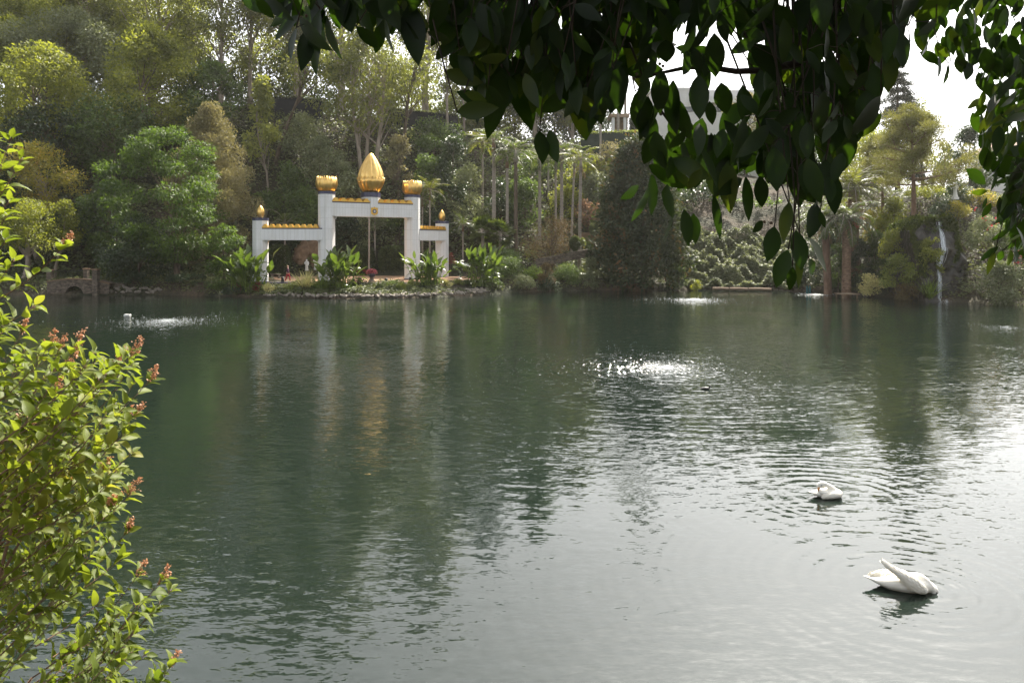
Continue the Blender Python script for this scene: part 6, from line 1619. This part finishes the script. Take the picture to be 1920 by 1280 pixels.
# bright backlit leaf singled out at the right
for x0, y0, x1, y1, w in [(1852, 358, 1821, 362, 15), (1838, 185, 1815, 204, 12), (1850, 195, 1826, 222, 16), (1862, 190, 1850, 238, 16), (1832, 245, 1828, 282, 12), (1845, 240, 1836, 275, 10), (1866, 470, 1850, 515, 12), (1872, 462, 1838, 488, 12), (1880, 470, 1872, 490, 12), (1895, 468, 1892, 500, 16), (1903, 462, 1905, 492, 16), (1890, 430, 1862, 452, 12), (1900, 300, 1862, 330, 30), (1850, 370, 1840, 392, 12), (1858, 380, 1842, 410, 12)]:
    hang('r', x0, y0, x1, y1, w, 2.6, .1)
n_ok = 0
for trial in range(9000):
    x = rng.uniform(505, 1720); e = np.interp(x, env[:, 0], env[:, 1])
    y1 = e - (e + 120) * rng.random() ** 1.05 - 4
    L = rng.uniform(40, 92); an = rng.normal() * .55; x0, y0 = x - math.sin(an) * L, y1 - math.cos(an) * L
    if any(in_gap(x0 + (x - x0) * k, y0 + (y1 - y0) * k) for k in (.15, .4, .7, 1.0)): continue
    if 1170 < x < 1425 and 105 < y1 < 275 and rng.random() < .5: continue
    if x < 850 and rng.random() < .5: continue
    if x < 690 and (y1 > 45) and rng.random() < .6: continue
    hang(keyof(x), x0, y0, x, y1, L * rng.uniform(.38, .5), rng.uniform(1.55, 2.35), .1); n_ok += 1
    if n_ok > 1500: break
n_ok = 0
for trial in range(4000):
    if rng.random() < .45:
        x = rng.uniform(1715, 1930); e = np.interp(x, env[:, 0], env[:, 1]); y1 = e - (e + 60) * rng.random()
    else:
        y1 = rng.uniform(130, 490); xl = np.interp(y1, rb[:, 0], rb[:, 1]); x = xl + (1945 - xl) * rng.random() ** .9
        if y1 > 420 and rng.random() < .5: continue
    L = rng.uniform(26, 54); an = rng.normal() * .5 + (.35 if y1 > 150 else 0); x0, y0 = x + math.sin(an) * L, y1 - math.cos(an) * L
    if any(in_gap(x0 + (x - x0) * k, y0 + (y1 - y0) * k) for k in (.3, .7, 1.0)): continue
    hang('r', x0, y0, x, y1, L * rng.uniform(.36, .5), rng.uniform(2.2, 3.1), .12); n_ok += 1
    if n_ok > 520: break
# unseen crown leaves, added above and behind the camera to shade the hanging ones
def shade_crown(key, n, lo, hi, test):
    k = 0
    while k < n:
        p = rng.uniform(lo, hi)
        if not test(p): continue
        d = np.array((rng.normal() * .45, rng.normal() * .45, -1)); B.setdefault(key, []).append((p, d, np.array((rng.normal(), rng.normal(), .6)), rng.uniform(.10, .15), rng.uniform(.05, .07), .12)); k += 1
above = lambda p: (p[2] > EYE + .335 * max(p[1], .3) + .16) and (p[0] > -.15 - .25 * (p[1] < 2.0) + max(0, p[1] - 2.6) * .35)
shade_crown('crown', 5200, (-.6, -.8, 5.9), (4.6, 4.4, 7.6), above)
shade_crown('crown', 4200, (-.4, -4.5, 5.2), (5.0, -.4, 7.8), lambda p: p[2] > 5.6 + .25 * abs(p[1] + .4) * (p[0] < .8) - .5 * (p[1] < -2))
BRX = [(1186, 146), (1235, 138), (1290, 126), (1340, 128), (1380, 134), (1430, 132), (1500, 118)]
BRP = np.array([P3(x, np.interp(x, [p[0] for p in BRX], [p[1] for p in BRX]), 1.9) for x in np.linspace(1186, 1490, 40)])
limbs_from = [np.array((3.6, 2.2, 7.2)), np.array((3.0, 2.3, 8.0)), np.array((4.0, 2.1, 6.2))]
for key, leaves in B.items():
    A = np.array([l[0] for l in leaves]); D = np.array([l[1] for l in leaves]); N = np.array([l[2] for l in leaves])
    g = Geo(); leaf_fancy(g, A, D, N, np.array([l[3] for l in leaves]), np.array([l[4] for l in leaves]), np.array([l[5] for l in leaves]), .22, 7, .46, .02, rng)
    gt = Geo(); c = A.mean(0)
    s0 = limbs_from[0] if key != 'r' else limbs_from[2]
    hub = np.array((c[0], 2.0 if key != 'r' else 2.7, 6.35 if key != 'r' else 6.2)) if key != 'crown' else np.array((1.6, 1.6, 7.0))
    q = np.linspace(0, 1, 9)[:, None]; mid = (s0 + hub) / 2 + (0, 0, .4)
    limb = (1 - q) ** 2 * s0 + 2 * q * (1 - q) * mid + q * q * hub; gt.tube(limb, np.linspace(.07, .022, 9), 8)
    # twigs: leaves share twigs, each a drooping shoot from the hub
    idx = np.argsort(A[:, 0] + .3 * A[:, 2])
    if key != 'crown':
        step = 16 if key == 'r' else 7
        for k in range(0, len(idx), step):
            grp = A[idx[k:k + step]]; low = grp[grp[:, 2].argmin()]
            px_ = 960 + F * low[0] / low[1]
            if key == 'r': h = P3(2030 + 60 * rng.random(), rng.uniform(-60, 330), 2.8)
            else: h = hub + rng.normal(size=3) * (.32, .10, .03)
            if key != 'r' and 1166 < px_ < 1432:          # here the shoots hang from the level twig
                for p in grp:
                    j = np.linalg.norm(BRP - p, axis=1).argmin()
                    if BRP[j][2] > p[2] - .02 and np.linalg.norm(BRP[j] - p) < .13 and rng.random() < .6: gt.tube([BRP[j], (BRP[j] + p) / 2 + rng.normal(size=3) * .012, p], [.0022, .0016, .0013], 4, cap=False)
                continue
            m_ = np.array(((h[0] + low[0] * 2) / 3 + rng.normal() * .10, low[1], max(low[2] + .12, (h[2] + low[2]) / 2)))
            cur = (1 - q) ** 2 * h + 2 * q * (1 - q) * m_ + q * q * low; gt.tube(cur, np.linspace(.005, .0014, 9), 5)
            for p in grp:
                j = np.linalg.norm(cur - p, axis=1).argmin(); gt.tube([cur[j], (cur[j] + p) / 2 + (0, 0, .01), p], [.0013, .001, .0009], 4, cap=False) if np.linalg.norm(cur[j] - p) < .16 else None
    lb = gt.obj('branch', M['twig'], FI, smooth=True)
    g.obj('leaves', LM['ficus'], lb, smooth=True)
# the horizontal twig with small figs seen against the sky
g = Geo(); br_ = [P3(x, y, 1.9) for x, y in BRX]
g.tube(br_, [.003, .004, .006, .007, .008, .009, .01], 7); g.tube([P3(x, y, 1.88) for x, y in ((1224, 182), (1244, 214), (1262, 240), (1290, 246))], [.003, .003, .0025, .002], 6)
g.tube([P3(x, y, 1.88) for x, y in ((1180, 80), (1192, 110), (1204, 142))], [.003, .003, .002], 6)
tw = g.obj('branch', M['twig'], FI, smooth=True)
for x, y in [(1194, 139), (1188, 147), (1237, 120), (1243, 124), (1237, 195), (1239, 214), (1310, 120), (1322, 122), (565, 33), (574, 30), (1433, 416), (1446, 418)]:
    Geo().rings(rock_mesh(P3(x, y, 1.87), (.0042, .0042, .0042), 0, 10, 7, .05)).obj('fig', M['bark'], tw, smooth=True)

# ------------------------------------------------------------------ air
hz, nt, b, out = newmat('haze_air')
nt.nodes.remove(b); pv = node(nt, 'ShaderNodeVolumePrincipled'); pv.inputs['Color'].default_value = (.95, .93, .86, 1); pv.inputs['Density'].default_value = 0.00014; pv.inputs['Anisotropy'].default_value = 0.55
nt.links.new(pv.outputs[0], out.inputs['Volume']); hz.cycles.volume_sampling = 'DISTANCE'
g = Geo().box((0, 115, 35), 640, 400, 78)
tag(g.obj('haze', hz), 'thin sunlit haze over the lake and slopes', 'haze', kind='stuff')
